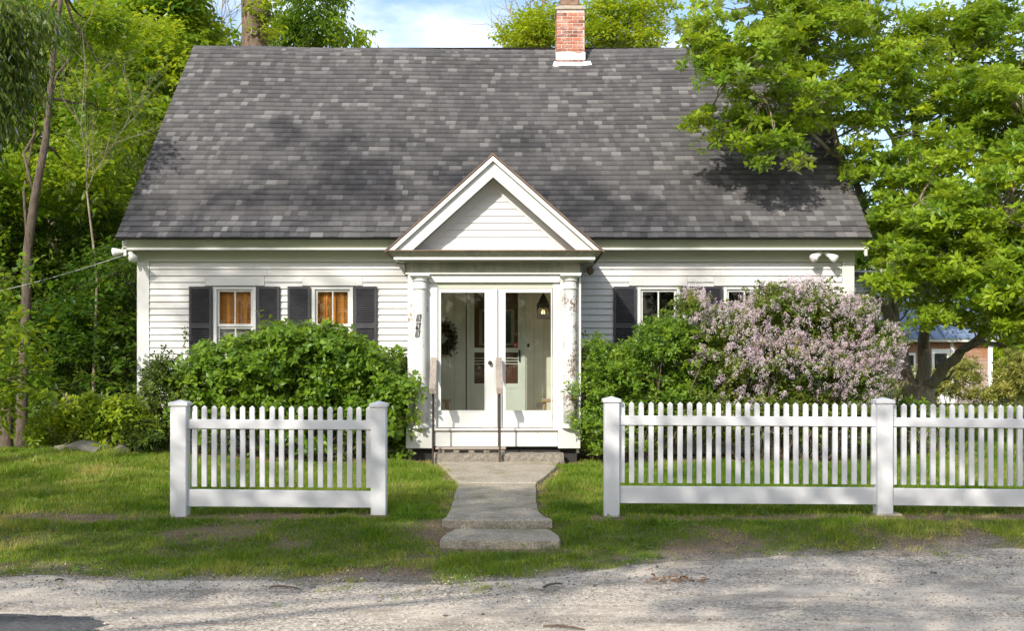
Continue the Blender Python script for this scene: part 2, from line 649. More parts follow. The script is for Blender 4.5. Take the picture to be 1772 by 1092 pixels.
def leaf_mesh(name, P, D, Nn, L, W, tint, m, droop=.15, fold=.12, simple_=False):
    D = unit(D)
    S = unit(np.cross(D, Nn))
    Nn = np.cross(S, D)
    L = L[:, None]; W = W[:, None]
    n = len(P)
    if simple_:
        l = P + D * L * .45 - S * W * .5 + Nn * W * fold
        r = P + D * L * .45 + S * W * .5 + Nn * W * fold
        t = P + D * L - Nn * L * droop
        V = np.stack([P, r, t, l], 1).reshape(-1, 3)
        i = np.arange(n)[:, None] * 4
        Fc = np.concatenate([i + [0, 1, 2], i + [0, 2, 3]], 0)
        T = np.repeat(tint, 4)
    else:
        mid = P + D * L * .5
        l = P + D * L * .42 - S * W * .5 + Nn * W * fold
        r = P + D * L * .42 + S * W * .5 + Nn * W * fold
        l2 = P + D * L * .75 - S * W * .33 + Nn * (W * fold * .5 - L * droop * .4)
        r2 = P + D * L * .75 + S * W * .33 + Nn * (W * fold * .5 - L * droop * .4)
        t = P + D * L - Nn * L * droop
        V = np.stack([P, r, r2, t, l2, l, mid], 1).reshape(-1, 3)
        i = np.arange(n)[:, None] * 7
        Fc = np.concatenate([i + a for a in ([0, 1, 6], [1, 2, 6], [2, 3, 6], [3, 4, 6], [4, 5, 6], [5, 0, 6])], 0)
        T = np.repeat(tint, 7)
    return np_mesh(name, V, Fc, m, T)


def clump_points(ells, n_sub, per, sub_r, flat=.45, shell=.5, seed=0, top=0.0):
    """ellipsoids -> sub clumps -> spray centres. returns centres, outward directions, sub id, sub centres"""
    r = np.random.default_rng(seed)
    E = np.array(ells, float)
    vol = np.prod(E[:, 3:6], axis=1) ** (2 / 3)
    idx = r.choice(len(E), n_sub, p=vol / vol.sum())
    d = unit(r.normal(size=(n_sub, 3)))
    if top:
        d[:, 2] = np.where(r.random(n_sub) < top, np.abs(d[:, 2]), d[:, 2])
    rad = r.random(n_sub) ** shell
    C = E[idx, :3] + d * rad[:, None] * E[idx, 3:6]
    sid = np.repeat(np.arange(n_sub), per)
    n = n_sub * per
    q = unit(r.normal(size=(n, 3))) * (r.random(n) ** .5)[:, None]
    sr = sub_r * (0.6 + .8 * r.random(n_sub))[sid]
    P = C[sid] + q * sr[:, None] * np.array([1, 1, flat])
    out = unit(d[sid] * .6 + q * .7 + np.array([0, 0, .15]))
    return P, out, sid, C


def rosette(P, out, k, L, wr=.42, seed=0, updir=.7, theta=(5, 50), twist=.35):
    r = np.random.default_rng(seed)
    n = len(P)
    A = unit(out * (1 - updir) + np.array([0, 0, updir]) + r.normal(size=(n, 3)) * twist)
    X = unit(np.cross(A, r.normal(size=(n, 3))))
    Y = np.cross(A, X)
    A = np.repeat(A, k, 0); X = np.repeat(X, k, 0); Y = np.repeat(Y, k, 0); PP = np.repeat(P, k, 0)
    ph = np.tile(np.arange(k) / k * 2 * PI, n) + r.normal(size=n * k) * .35
    th = np.radians(r.uniform(theta[0], theta[1], n * k))[:, None]
    R = X * np.cos(ph)[:, None] + Y * np.sin(ph)[:, None]
    D = R * np.cos(th) + A * np.sin(th)
    Nn = A * np.cos(th) - R * np.sin(th) + r.normal(size=(n * k, 3)) * .25
    LL = L * r.uniform(.6, 1.15, n * k)
    return PP + D * .01, D, Nn, LL, LL * wr


def plates(P, out, k, L, wr=.6, seed=0, hang=0.0, spacing=.5):
    """alternate leaves along a short twig, held in flat layers"""
    r = np.random.default_rng(seed)
    n = len(P)
    h = out.copy(); h[:, 2] = h[:, 2] * .3 - hang
    h = unit(h + r.normal(size=(n, 3)) * .35)
    up = unit(np.array([0, 0, 1.0]) + r.normal(size=(n, 3)) * .3)
    side = unit(np.cross(h, up))
    i = np.tile(np.arange(k), n)
    H = np.repeat(h, k, 0); S = np.repeat(side, k, 0); U = np.repeat(up, k, 0)
    pos = np.repeat(P, k, 0) + H * (i * L * spacing)[:, None]
    sgn = np.where(i % 2 == 0, 1, -1)[:, None]
    a = r.uniform(.3, .9, (n * k, 1))
    D = H * a + S * sgn * (1 - a * .5) + r.normal(size=(n * k, 3)) * .25
    D[:, 2] -= .12 + hang * .8
    Nn = U + r.normal(size=(n * k, 3)) * .35
    LL = L * r.uniform(.6, 1.15, n * k)
    return pos, D, Nn, LL, LL * wr


def tints(P, sid, k, seed=0, base=.45, hi=.0, zr=None):
    """hue of each leaf: its twig's, plus its own spread"""
    r = np.random.default_rng(seed + 5)
    st = r.normal(size=sid.max() + 1) * .17
    t = base + np.repeat(st[sid], k) + r.normal(size=len(sid) * k) * .13
    return np.clip(t, 0.02, 1)


def branch_paths(mb, p0, p1, r0, r1, n=5, wob=.12, k=6, seed=0, sag=0.0):
    r = random.Random(seed)
    p0 = Vector(p0); p1 = Vector(p1)
    L = (p1 - p0).length
    pts = []
    for i in range(n + 1):
        t = i / n
        p = p0.lerp(p1, t)
        if 0 < i < n:
            p += Vector((r.uniform(-1, 1), r.uniform(-1, 1), r.uniform(-1, 1))) * wob * L * .5
        p.z += sag * L * math.sin(PI * t)
        pts.append(p)
    mb.tube(pts, [r0 + (r1 - r0) * i / n for i in range(n + 1)], k)
    return pts


def add_twigs(mb, nodes, C, r0=.012, maxn=400, seed=0):
    """thin twigs from the nearest limb point to foliage clumps"""
    nodes = np.array([list(p) for p in nodes])
    r = random.Random(seed)
    idx = list(range(len(C)))
    r.shuffle(idx)
    for i in idx[:maxn]:
        c = C[i]
        d = np.linalg.norm(nodes - c, axis=1) + np.maximum(0, nodes[:, 2] - c[2]) * .8
        j = int(np.argmin(d))
        rr = r0 * min(3, .6 + d[j] * .6)
        branch_paths(mb, nodes[j], c, rr, .003, 4, .16, 4, seed + i, sag=.06)


def crown(name, parent, ells, n_sub, per, sub_r, m, L, style='plate', k=6, wr=.55, flat=.45, shell=.5, seed=0, base=.45,
          hang=0.0, simple_=False, droop=.15, updir=.7, theta=(5, 50), spacing=.5, top=0.0, clip=None):
    P, out, sid, C = clump_points(ells, n_sub, per, sub_r, flat, shell, seed, top)
    if clip is not None:
        keep = clip(P)
        P, out, sid = P[keep], out[keep], sid[keep]
    if style == 'rosette':
        pos, D, Nn, LL, WW = rosette(P, out, k, L, wr, seed + 1, updir, theta)
    else:
        pos, D, Nn, LL, WW = plates(P, out, k, L, wr, seed + 1, hang, spacing)
    me = leaf_mesh(name, pos, D, Nn, LL, WW, tints(P, sid, k, seed, base), m, droop=droop, simple_=simple_)
    return link(name, me, parent), C


# ------------------------------------------------------------------ terrain
def gz(x, y):
    x = np.asarray(x, float); y = np.asarray(y, float)
    z = -0.13 + .13 * sst(8.7, 9.95, y) + .085 * sst(10.3, 14.8, y)
    left = sst(-2.6, -6.0, x)
    z = z + left * .20 * sst(10.8, 14.4, y)
    z = z - sst(-4.8, -7.0, x) * 2.6 * sst(14.6, 22, y) - sst(-4.8, -12.0, x) * 2.0 * sst(20, 34, y)
    z = z - .075 * np.exp(-((x + .1) / .62) ** 4) * sst(9.98, 9.84, y) * sst(9.06, 9.16, y)
    z = z + sst(2, 8, x) * .12 * sst(14, 20, y)
    z = z + (fbm(x, y, 2.3, 1) - .5) * .06 * sst(8.9, 9.8, y) + (fbm(x, y, 1.2, 2) - .5) * .025
    return z


EDGE_PX = [(-1500, 1000), (0, 998), (300, 1000), (600, 1010), (720, 1016), (800, 1006), (880, 1000), (950, 994), (1100, 975), (1300, 962), (1772, 955), (3400, 950)]
EX = []; EY = []
for px, py in EDGE_PX:
    Y = (CZ + .12) * F / (py - YH)
    EX.append((px - 886) * Y / F); EY.append(Y)


def edge_y(x):
    x = np.asarray(x, float)
    return np.interp(x, EX, EY) + (fbm(x, x * 0, .5, 8) - .5) * .5


# path outline (x, y) clockwise edges
PATH_L = [(9.84, -.61), (10.0, -.585), (10.35, -.573), (11.2, -.586), (12.5, -.59), (13.0, -.67), (14.0, -.85), (14.92, -1.0)]
PATH_R = [(9.84, .36), (10.0, .29), (10.35, .24), (11.2, .24), (12.5, .27), (13.0, .37), (14.0, .53), (14.92, .64)]


def path_mask(x, y, g=0.0):
    l = np.interp(y, [p[0] for p in PATH_L], [p[1] for p in PATH_L])
    r = np.interp(y, [p[0] for p in PATH_R], [p[1] for p in PATH_R])
    inside = (x > l - g) & (x < r + g) & (y > 9.84 - g) & (y < 14.95)
    low = (x > -.58 - g) & (x < .40 + g) & (y > 9.12 - g) & (y < 9.82 + g)
    return inside | low


FY = 10.26                                          # fence line


def bare(x, y):
    """0 = thick grass, 1 = bare soil"""
    n = fbm(x, y, 1.3, 4)
    n2 = fbm(x, y, .35, 6)
    b = sst(.45, .72, n * .5 + n2 * .5) * .6
    verge = sst(10.2, 9.4, y)
    b = b + verge * .22
    b = b + np.exp(-((y - (FY - .12 + .1 * (n - .5))) / .20) ** 2) * (.75 + .8 * n2) * ((x < -1.1) | (x > .7))
    e = edge_y(x)
    b = b + sst(.75, .0, y - e) * (.25 + .8 * sst(.35, .6, n2))
    pl = np.interp(y, [p[0] for p in PATH_L], [p[1] for p in PATH_L])
    pr = np.interp(y, [p[0] for p in PATH_R], [p[1] for p in PATH_R])
    dpath = np.maximum(np.maximum(pl - x, x - pr), 0)
    b = b + np.exp(-(dpath / .10) ** 2) * (.15 + .75 * n2) * (y < 15) * (y > 8.95)
    b = b + sst(14.6, 15.2, y) * ((x > -5) & (x < 5))
    b = b * (1 - .65 * sst(10.4, 10.9, y) * sst(14.8, 14.4, y) * (dpath > .12))
    return np.clip(b, 0, 1)


def grid_mesh(name, xs, ys, m, zf, tintf=None):
    X, Y = np.meshgrid(xs, ys)
    Z = zf(X, Y)
    V = np.stack([X, Y, Z], -1).reshape(-1, 3)
    nx = len(xs)
    i = np.arange(len(ys) - 1)[:, None] * nx + np.arange(nx - 1)[None, :]
    i = i.ravel()
    Fc = np.stack([i, i + 1, i + nx + 1, i + nx], 1)
    return np_mesh(name, V, Fc, m, tintf(X, Y).ravel() if tintf else None, 'bare', True)


xs = np.concatenate([np.linspace(-400, -40, 12), np.linspace(-34, -10, 20), np.arange(-9, 9, .09), np.linspace(10, 34, 20), np.linspace(40, 400, 12)])
ys = np.concatenate([np.linspace(-400, -20, 10), np.linspace(-15, 5, 12), np.arange(5.6, 16.5, .08), np.linspace(17, 50, 40), np.linspace(60, 600, 14)])
g = link('ground', grid_mesh('ground', xs, ys, M_ground, gz, bare))
tag(g, kind='structure')
GX_, GY_ = np.meshgrid(xs, ys)
at = g.data.attributes.new('grit', 'FLOAT', 'POINT')
at.data.foreach_set('value', (sst(.55, .0, GY_ - edge_y(GX_)) * (.5 + fbm(GX_, GY_, .2, 22) * .6)).clip(0, 1).ravel().astype(np.float32))

# road sheet
us = np.concatenate([np.linspace(-60, -9, 18), np.arange(-8.4, 8.4, .06), np.linspace(9, 60, 18)])
vs_ = np.linspace(0, 1, 70)
U, Vv = np.meshgrid(us, vs_)
Yr = -4 + (edge_y(U) + 4) * Vv
Zr = gz(U, Yr) + .006 * sst(1.0, .93, Vv)+ .0015
V = np.stack([U, Yr, Zr], -1).reshape(-1, 3)
nx = len(us)
i = (np.arange(len(vs_) - 1)[:, None] * nx + np.arange(nx - 1)[None, :]).ravel()
road = link('road', np_mesh('road', V, np.stack([i, i + 1, i + nx + 1, i + nx], 1), M_gravel, None, smooth=True))
tag(road, kind='structure')

# pale gravel tongue in the verge and the asphalt patch at the lower left
def sheet(name, poly, m, dz, n=40):
    """irregular blob sheet following the ground"""
    cx = sum(p[0] for p in poly) / len(poly); cy = sum(p[1] for p in poly) / len(poly)
    ring = []
    for i in range(len(poly)):
        a = poly[i]; b = poly[(i + 1) % len(poly)]
        for t in range(8):
            x = a[0] + (b[0] - a[0]) * t / 8; y = a[1] + (b[1] - a[1]) * t / 8
            j = (float(fbm(x, y, .07, 3)) - .5) * .16
            ring.append((x + j, y + j * .6))
    V = []; Fc = []
    K = 6
    for k in range(K, 0, -1):
        for (x, y) in ring:
            X = cx + (x - cx) * k / K; Y = cy + (y - cy) * k / K
            V.append((X, Y, float(gz(X, Y)) + dz - (.006 if k == K else 0)))
    V.append((cx, cy, float(gz(cx, cy)) + dz))
    n = len(ring)
    mb = MB()
    fs = []
    for k in range(K - 1):
        for i in range(n):
            j = (i + 1) % n
            fs.append((k * n + i, k * n + j, (k + 1) * n + j, (k + 1) * n + i))
    for i in range(n):
        fs.append(((K - 1) * n + i, (K - 1) * n + (i + 1) % n, K * n))
    mb.add(V, fs)
    return build(name, mb, m, None, True)


tag(sheet('road_patch', [(-6.5, 5.9), (-2.3, 5.9), (-2.32, 6.45), (-2.5, 6.62), (-3.2, 6.72), (-6.5, 6.78)], M_asphalt, .014), kind='structure')

# path slabs
path = link('path', None)
tag(path, kind='structure')


def slab(name, poly, z0, z1, parent, rise=0.0):
    pts = []
    n = len(poly)
    for i in range(n):
        a = poly[i]; b = poly[(i + 1) % n]
        L = math.dist(a, b); k = max(2, int(L / .06))
        for t in range(k):
            x = a[0] + (b[0] - a[0]) * t / k; y = a[1] + (b[1] - a[1]) * t / k
            j = (float(fbm(x, y, .12, 9)) - .5) * .02
            pts.append((x + j, y + j))
    mb = MB().prism_z(pts, z0, z1, inset=.012)
    y0_ = min(p[1] for p in pts)
    mb.v = [(x, y, z + (y - y0_) * rise) for x, y, z in mb.v]
    return build(name, mb, M_conc, parent)


def pl(y): return np.interp(y, [p[0] for p in PATH_L], [p[1] for p in PATH_L])
def pr(y): return np.interp(y, [p[0] for p in PATH_R], [p[1] for p in PATH_R])


slab('slab', [(pl(12.48), 12.48), (pr(12.48), 12.48), (pr(13), 13), (pr(14), 14), (pr(14.9), 14.93), (pl(14.9), 14.93), (pl(14), 14), (pl(13), 13)], -.05, .080, path, .014)
slab('slab', [(pl(9.85), 9.86), (pr(9.85), 9.86), (pr(10.), 10.), (pr(10.35), 10.35), (pr(11.2), 11.2), (pr(12.4), 12.455), (pl(12.4), 12.455), (pl(11.2), 11.2), (pl(10.35), 10.35), (pl(10.), 10.)], -.16, .018, path, .0225)
slab('slab', [(-.565, 9.13), (.375, 9.12), (.395, 9.2), (.375, 9.5), (.32, 9.79), (-.50, 9.79), (-.56, 9.5), (-.585, 9.2)], -.22, -.055, path)

# ------------------------------------------------------------------ the house
house = empty('house', 'white clapboard cottage with dark shingled roof, brick chimney and gabled entry porch', 'house', (0, 16.6, 0))
HO = Vector((0, 16.6, 0))


def hb(name, m, *b, parent=house, c=0.0):
    """house box given in world coordinates"""
    x0, x1, y0, y1, z0, z1 = b
    o = box(name, m, parent, x0, x1, y0 - HO.y, y1 - HO.y, z0, z1, c=c)
    return o


def hbuild(name, mb, m, parent=house, smooth=False):
    mb.v = [(x, y - HO.y, z) for x, y, z in mb.v]
    return build(name, mb, m, parent, smooth)


WY = 16.60
HX0, HX1 = -5.52, 5.04
WT = PZ(496, WY); WB = PZ(634, WY)
wins = [  # glass unit x0,x1 px, shutters px, header panel px, kind
    (370, 443, [(328, 368), (445, 485)], (355, 458), 'pine'),
    (540, 611, [(498, 538), (613, 653)], (523, 628), 'pine'),
    (1103, 1176, [(1061, 1101), (1178, 1216)], (1088, 1190), 'dark'),
    (1252, 1325, [(1217, 1250), (1327, 1366)], (1235, 1340), 'dark')]


def wx(px): return PX(px, WY)


# wall body with openings
mb = MB()
holes = [(wx(a) + .03, wx(b_) - .03) for a, b_, *_ in wins]
cuts = [HX0 + .02]
for a, b_ in holes:
    cuts += [a, b_]
cuts.append(HX1 - .02)
PX0, PX1 = -1.30, .80      # vestibule opening in main wall: inner door
Yw0, Yw1 = WY + .02, WY + .14
for k in range(0, len(cuts), 2):
    x0, x1 = cuts[k], cuts[k + 1]
    mb.box(x0, x1, Yw0, Yw1, -.05, 3.15)
for a, b_ in holes:
    mb.box(a, b_, Yw0, Yw1, -.05, WB + .03)
    mb.box(a, b_, Yw0, Yw1, WT - .02, 3.15)
hbuild('wall', mb, M_siding)
mb = MB()
mb.box(HX0 + .02, HX0 + .14, Yw1, 24.1, -.05, 3.15).box(HX1 - .14, HX1 - .02, Yw1, 24.1, -.05, 3.15).box(HX0 + .02, HX1 - .02, 24.1, 24.22, -.05, 3.15)
# gables
for x0, x1 in ((HX0 + .02, HX0 + .14), (HX1 - .14, HX1 - .02)):
    mb.prism_x([(16.7, 3.15), (24.1, 3.15), (20.15, 6.95)], x0, x1)
hbuild('wall', mb, M_siding)
hb('ceiling', M_dark, HX0 + .15, HX1 - .15, Yw1 + .01, 24.05, 2.95, 3.0)
hb('interior_wall', M_dark, HX0 + .15, HX1 - .15, 18.6, 18.7, 0, 2.94)
hb('foundation', M_granite, HX0 + .04, HX1 - .04, WY + .04, 24, -.4, .12)

# clapboards
EXPO = .0962
unitboard = MB().prism_x([(0, .010), (-.010, .006), (-.030, -.002), (-.030, .002), (-.006, EXPO + .004), (0, EXPO + .004)], 0, 1).mesh('clapboard', M_siding)


def clapboard(x0, x1, z, y=WY, parent=house):
    return link('clapboard', unitboard, parent, (x0, y + .018 - HO.y, z), (0, 0, 0), (x1 - x0, 1, 1))


CB0, CB1 = HX0 + .185, HX1 - .185
PL, PR = -1.455, .955       # porch sides
solids = []
for a, b_, sh, hd, kk in wins:
    xs_ = [p for s in sh for p in s]
    solids.append((wx(min(xs_)) - .0, wx(max(xs_)), WB, WT + .012))
    solids.append((wx(hd[0]), wx(hd[1]), WT + .012, PZ(478, WY)))
solids.append((PL, PR, -1, 3.5))
ztop = PZ(454, WY)
row = 0
z = ztop
gap_rng = random.Random(3)
while z > .12:
    zb = z - EXPO
    segs = [(CB0, CB1)]
    for sx0, sx1, sz0, sz1 in solids:
        if zb + EXPO * .5 > sz0 and zb + EXPO * .5 < sz1:
            new = []
            for a, b_ in segs:
                if sx1 <= a or sx0 >= b_:
                    new.append((a, b_))
                else:
                    if sx0 > a + .01: new.append((a, sx0))
                    if sx1 < b_ - .01: new.append((sx1, b_))
            segs = new
    for a, b_ in segs:
        if b_ - a > 2.6:
            c_ = a + (b_ - a) * gap_rng.uniform(.3, .7)
            clapboard(a, c_ - .0015, zb); clapboard(c_ + .0015, b_, zb)
        else:
            clapboard(a, b_, zb)
    z = zb
    row += 1

# trim
for x0, x1 in ((HX0, HX0 + .18), (HX1 - .18, HX1)):
    hb('corner_board', M_trim, x0, x1, WY - .018, WY + .018, .02, 2.96, c=.004)
for x0, x1 in ((HX0 - .004, PL), (PR, HX1 + .004)):
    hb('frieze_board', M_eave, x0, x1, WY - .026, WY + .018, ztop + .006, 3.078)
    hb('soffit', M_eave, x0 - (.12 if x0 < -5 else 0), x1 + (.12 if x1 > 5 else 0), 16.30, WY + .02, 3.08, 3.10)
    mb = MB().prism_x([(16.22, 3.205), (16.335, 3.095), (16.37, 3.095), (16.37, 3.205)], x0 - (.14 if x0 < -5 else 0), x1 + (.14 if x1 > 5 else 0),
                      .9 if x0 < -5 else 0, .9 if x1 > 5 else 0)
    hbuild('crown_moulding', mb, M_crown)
    hb('bead_moulding', M_trim, x0 - (.05 if x0 < -5 else 0), x1 + (.05 if x1 > 5 else 0), 16.285, 16.34, 3.062, 3.094, c=.006)
for a, b_, sh, hd, kk in wins:
    hb('header_panel', M_trim, wx(hd[0]) + .003, wx(hd[1]) - .003, WY - .008, WY + .018, WT + .014, PZ(478, WY) - .003)
# rake boards on the gable ends
for x in (HX0 - .10, HX1 + .06):
    mb = MB().prism_x([(16.3, 3.1), (20.15, 6.95), (24.0, 3.1), (24.0, 3.0), (20.15, 6.80), (16.3, 2.98)], x, x + .04)
    hbuild('rake_board', mb, M_trim)

# windows
slat_sh = MB().box(0, 1, -.004, .018, 0, .009)
slat_sh.v = [(x, y, z_ + (y * .7)) for x, y, z_ in slat_sh.v]
slat_sh = slat_sh.mesh('slat', M_black)
slat_or = MB().box(0, 1, -.004, .016, 0, .008)
slat_or.v = [(x, y, z_ - (y * .7)) for x, y, z_ in slat_or.v]
slat_or = slat_or.mesh('slat', M_orange)

for a, b_, sh, hd, kk in wins:
    x0, x1 = wx(a), wx(b_)
    w = link('window', None, house)
    zt, zb = WT, WB
    zm = PZ(565, WY)
    # casing
    mb = MB()
    mb.box(x0, x0 + .045, WY - .022, WY + .05, zb, zt).box(x1 - .045, x1, WY - .022, WY + .05, zb, zt)
    mb.box(x0 + .045, x1 - .045, WY - .02, WY + .05, zt - .04, zt)
    hbuild('casing', mb, M_trim, w)
    hb('drip_cap', M_dark, x0 - .012, x1 + .012, WY - .035, WY + .01, zt + .002, zt + .011, parent=w)
    hb('sill', M_trim, x0 - .02, x1 + .02, WY - .05, WY + .05, zb - .035, zb - .002, parent=w)
    ix0, ix1 = x0 + .047, x1 - .047
    for (s0, s1, dy) in ((zm, zt - .042, .012), (zb, zm, .034)):
        fr = .032
        mb = MB()
        y0 = WY + dy
        mb.box(ix0, ix0 + fr, y0, y0 + .02, s0, s1).box(ix1 - fr, ix1, y0, y0 + .02, s0, s1)
        mb.box(ix0 + fr, ix1 - fr, y0, y0 + .02, s1 - fr, s1).box(ix0 + fr, ix1 - fr, y0, y0 + .02, s0, s0 + fr + .006)
        hbuild('sash', mb, M_trim, w)
        xm = (ix0 + ix1) / 2
        hb('muntin', M_trim, xm - .010, xm + .010, y0 + .002, y0 + .016, s0 + fr + .007, s1 - fr - .001, parent=w)
        hb('pane', M_glass, ix0 + fr, xm - .010, y0 + .009, y0 + .011, s0 + fr, s1 - fr, parent=w)
        hb('pane', M_glass, xm + .010, ix1 - fr, y0 + .009, y0 + .011, s0 + fr, s1 - fr, parent=w)
    if kk == 'pine':
        # interior folding louvered shutters behind the upper sash
        yb = WY + .10
        gx0, gx1 = ix0 + .01, ix1 - .01
        wd = (gx1 - gx0)
        for q in range(4):
            px0 = gx0 + wd * q / 4 + .002; px1 = gx0 + wd * (q + 1) / 4 - .002
            stile = .026 if q in (0, 3) else .03
            hb('louver_stile', M_orange, px0, px0 + stile, yb, yb + .02, zm, zt - .03, parent=w, c=.003)
            hb('louver_stile', M_orange, px1 - stile * .6, px1, yb, yb + .02, zm, zt - .03, parent=w, c=.003)
            zz = zm + .02
            while zz < zt - .06:
                link('slat', slat_or, w, (px0 + stile, yb + .004 - HO.y, zz), (0, 0, 0), (px1 - px0 - stile * 1.6, 1, 1))
                zz += .027
        hb('backing', M_curt2, gx0, gx1, yb + .022, yb + .026, zm, zt - .03, parent=w)
        hb('curtain', M_blind, gx0, gx1, yb + .01, yb + .02, zb, zm - .01, parent=w)
    else:
        hb('backing', M_dark, ix0, ix1, WY + .45, WY + .46, zb, zt, parent=w)
    for s in sh:
        sx0, sx1 = wx(s[0]) + .004, wx(s[1]) - .004
        t = link('shutter', None, house)
        ft = .034
        zmid = zb + (zt - zb) * .505
        mb = MB()
        yf = WY - .046
        mb.box(sx0, sx0 + ft, yf, yf + .028, zb, zt).box(sx1 - ft, sx1, yf, yf + .028, zb, zt)
        mb.box(sx0 + ft, sx1 - ft, yf + .001, yf + .027, zb, zb + .07).box(sx0 + ft, sx1 - ft, yf + .001, yf + .027, zt - .04, zt)
        mb.box(sx0 + ft, sx1 - ft, yf + .001, yf + .027, zmid - .035, zmid + .035)
        hbuild('shutter_frame', mb, M_black, t)
        for a0, a1 in ((zb + .075, zmid - .045), (zmid + .04, zt - .055)):
            zz = a0
            while zz < a1:
                link('slat', slat_sh, t, (sx0 + ft, yf + .006 - HO.y, zz), (0, 0, 0), (sx1 - sx0 - 2 * ft, 1, 1))
                zz += .0265
        hb('shutter_back', M_dark, sx0 + .01, sx1 - .01, yf + .029, yf + .036, zb + .01, zt - .01, parent=t)

# ---- main roof
EY0, EZ0, RY, RZ = 16.17, 3.225, 20.15, 7.12
RX0, RX1 = PX(201, 16.2), PX(1508, 16.2)


def sag(x, v):
    x = np.asarray(x, float)
    return -.075 * np.exp(-((x - .3) / 3.0) ** 2) * v - .02 * np.exp(-((x + 3.4) / .8) ** 2) * v - .03 * sst(3.5, 5, x) * v * 0


def roofp(x, v, h=0.0):
    """point on the slope; v 0..1 from eave to ridge, h above it"""
    dy = RY - EY0; dz = RZ - EZ0; L = math.hypot(dy, dz)
    return x, EY0 + dy * v - h * dz / L, EZ0 + dz * v + h * dy / L + sag(x, v)


roof = link('roof', None, house)
mb = MB()
nxr = 24
for k in range(nxr):
    xa = RX0 + (RX1 - RX0) * k / nxr; xb = RX0 + (RX1 - RX0) * (k + 1) / nxr
    vs = []
    for h in (-.03, 0):
        for x, v in ((xa, 0), (xb, 0), (xb, 1), (xa, 1)):
            vs.append(roofp(x, v, h))
    mb.add(vs, [(0, 3, 2, 1), (4, 5, 6, 7), (0, 1, 5, 4), (1, 2, 6, 5), (2, 3, 7, 6), (3, 0, 4, 7)])
hbuild('roof_deck', mb, settint and M_dark, roof)
mb = MB()
mb.add([(RX0, 24.13, 3.225), (RX1, 24.13, 3.225), (RX1, RY, RZ - .02), (RX0, RY, RZ - .02)], [(0, 3, 2, 1)])
me_back = hbuild('rear_slope', mb, M_shingle, roof)

NC = 42
SL = math.hypot(RY - EY0, RZ - EZ0)
rr = random.Random(21)
tabs = []
for c in range(NC):
    x = RX0 - rr.uniform(0, .1)
    while x < RX1:
        w = rr.choice([.07, .09, .11, .13, .15, .18]) * rr.uniform(.9, 1.1)
        a = max(x, RX0); b_ = min(x + w, RX1)
        if b_ - a > .012:
            u = rr.random()
            t = rr.uniform(.08, .36) if u < .74 else (rr.uniform(.35, .55) if u < .90 else rr.uniform(.62, .95))
            jit = rr.uniform(0, .007)
            tabs.append((c, a, b_, t, jit))
        x += w
tabs.sort(key=lambda q: q[0])
near, rest = tabs[:300], tabs[300:]
ang = math.atan2(RZ - EZ0, RY - EY0)
NT = 12
tabmeshes = []
for k in range(NT):
    e = SL / NC
    mb = MB().add([(0, -.006, .002), (1, -.006, .002), (1, e * 1.02, .001), (0, e * 1.02, .001), (0, -.006, .021), (1, -.006, .021), (1, e * 1.02, .002), (0, e * 1.02, .002)],
                  [(0, 3, 2, 1), (4, 5, 6, 7), (0, 1, 5, 4), (1, 2, 6, 5), (2, 3, 7, 6), (3, 0, 4, 7)])
    tabmeshes.append(settint(mb.mesh('shingle', M_shingle), (k + .5) / NT))
for c, a, b_, t, j in near:
    p = roofp((a + b_) / 2, c / NC)
    link('shingle', tabmeshes[min(NT - 1, int(t * NT))], roof, (a + .001, p[1] - HO.y, p[2] + j), (ang, 0, 0), (b_ - a - .002, 1, 1))
V = []; T = []
for c, a, b_, t, j in rest:
    v0 = c / NC - .001; v1 = min(1.0, (c + 1.02) / NC)
    a += .001; b_ -= .001
    V += [roofp(a, v0, .001), roofp(b_, v0, .001), roofp(b_, v0, .020 + j), roofp(a, v0, .020 + j), roofp(b_, v1, .001), roofp(a, v1, .001)]
    T += [t] * 6
V = np.array(V, float); V[:, 1] -= HO.y
i = np.arange(len(rest))[:, None] * 6
Fc = np.concatenate([i + [0, 1, 2, 3], i + [3, 2, 4, 5], i + [1, 4, 2, 2], i + [0, 3, 5, 5]], 0)[: len(rest) * 2]
o = link('shingles', np_mesh('shingles', V, Fc, M_shingle, T), roof)
o['kind'] = 'stuff'
# ridge caps and rake edge
x = RX0
k = 0
while x < RX1 - .02:
    w = .21
    x1 = min(x + w, RX1)
    zc = RZ + float(sag(x, 1))
    zd = RZ + float(sag(x1, 1))
    mb = MB().add([(x, RY - .14, zc - .12), (x1, RY - .14, zd - .125), (x1, RY, zd + .012), (x, RY, zc + .020), (x, RY + .14, zc - .12), (x1, RY + .14, zd - .125),
                   (x, RY - .14, zc - .14), (x1, RY - .14, zd - .14)],
                  [(0, 1, 2, 3), (3, 2, 5, 4), (6, 7, 1, 0), (6, 0, 3, 4)])
    o = hbuild('ridge_shingle', mb, M_shingle, roof)
    settint(o.data, rr.uniform(.1, .6))
    x = x1

# ---- chimney
ch = link('chimney', None, house)
CX0, CX1, CY0, CY1 = PX(963, 19.8), PX(1012, 19.8), 19.8, 20.35
ZB, ZT = 6.55, PZ(16, 19.8)
hb('mortar', M_mortar, CX0 + .006, CX1 - .006, CY0 + .006, CY1 - .006, ZB, ZT, parent=ch)
BH = .0505; BM = .0625; BL = .19
bm_ = {}


def brickmesh(w, d, t):
    key = (round(w, 3), round(d, 3), t)
    if key not in bm_:
        bm_[key] = settint(MB().cbox(0, w, 0, d, 0, BH, c=.005).mesh('brick', M_brick), [.0, .3, .6, .95][t])
    return bm_[key]


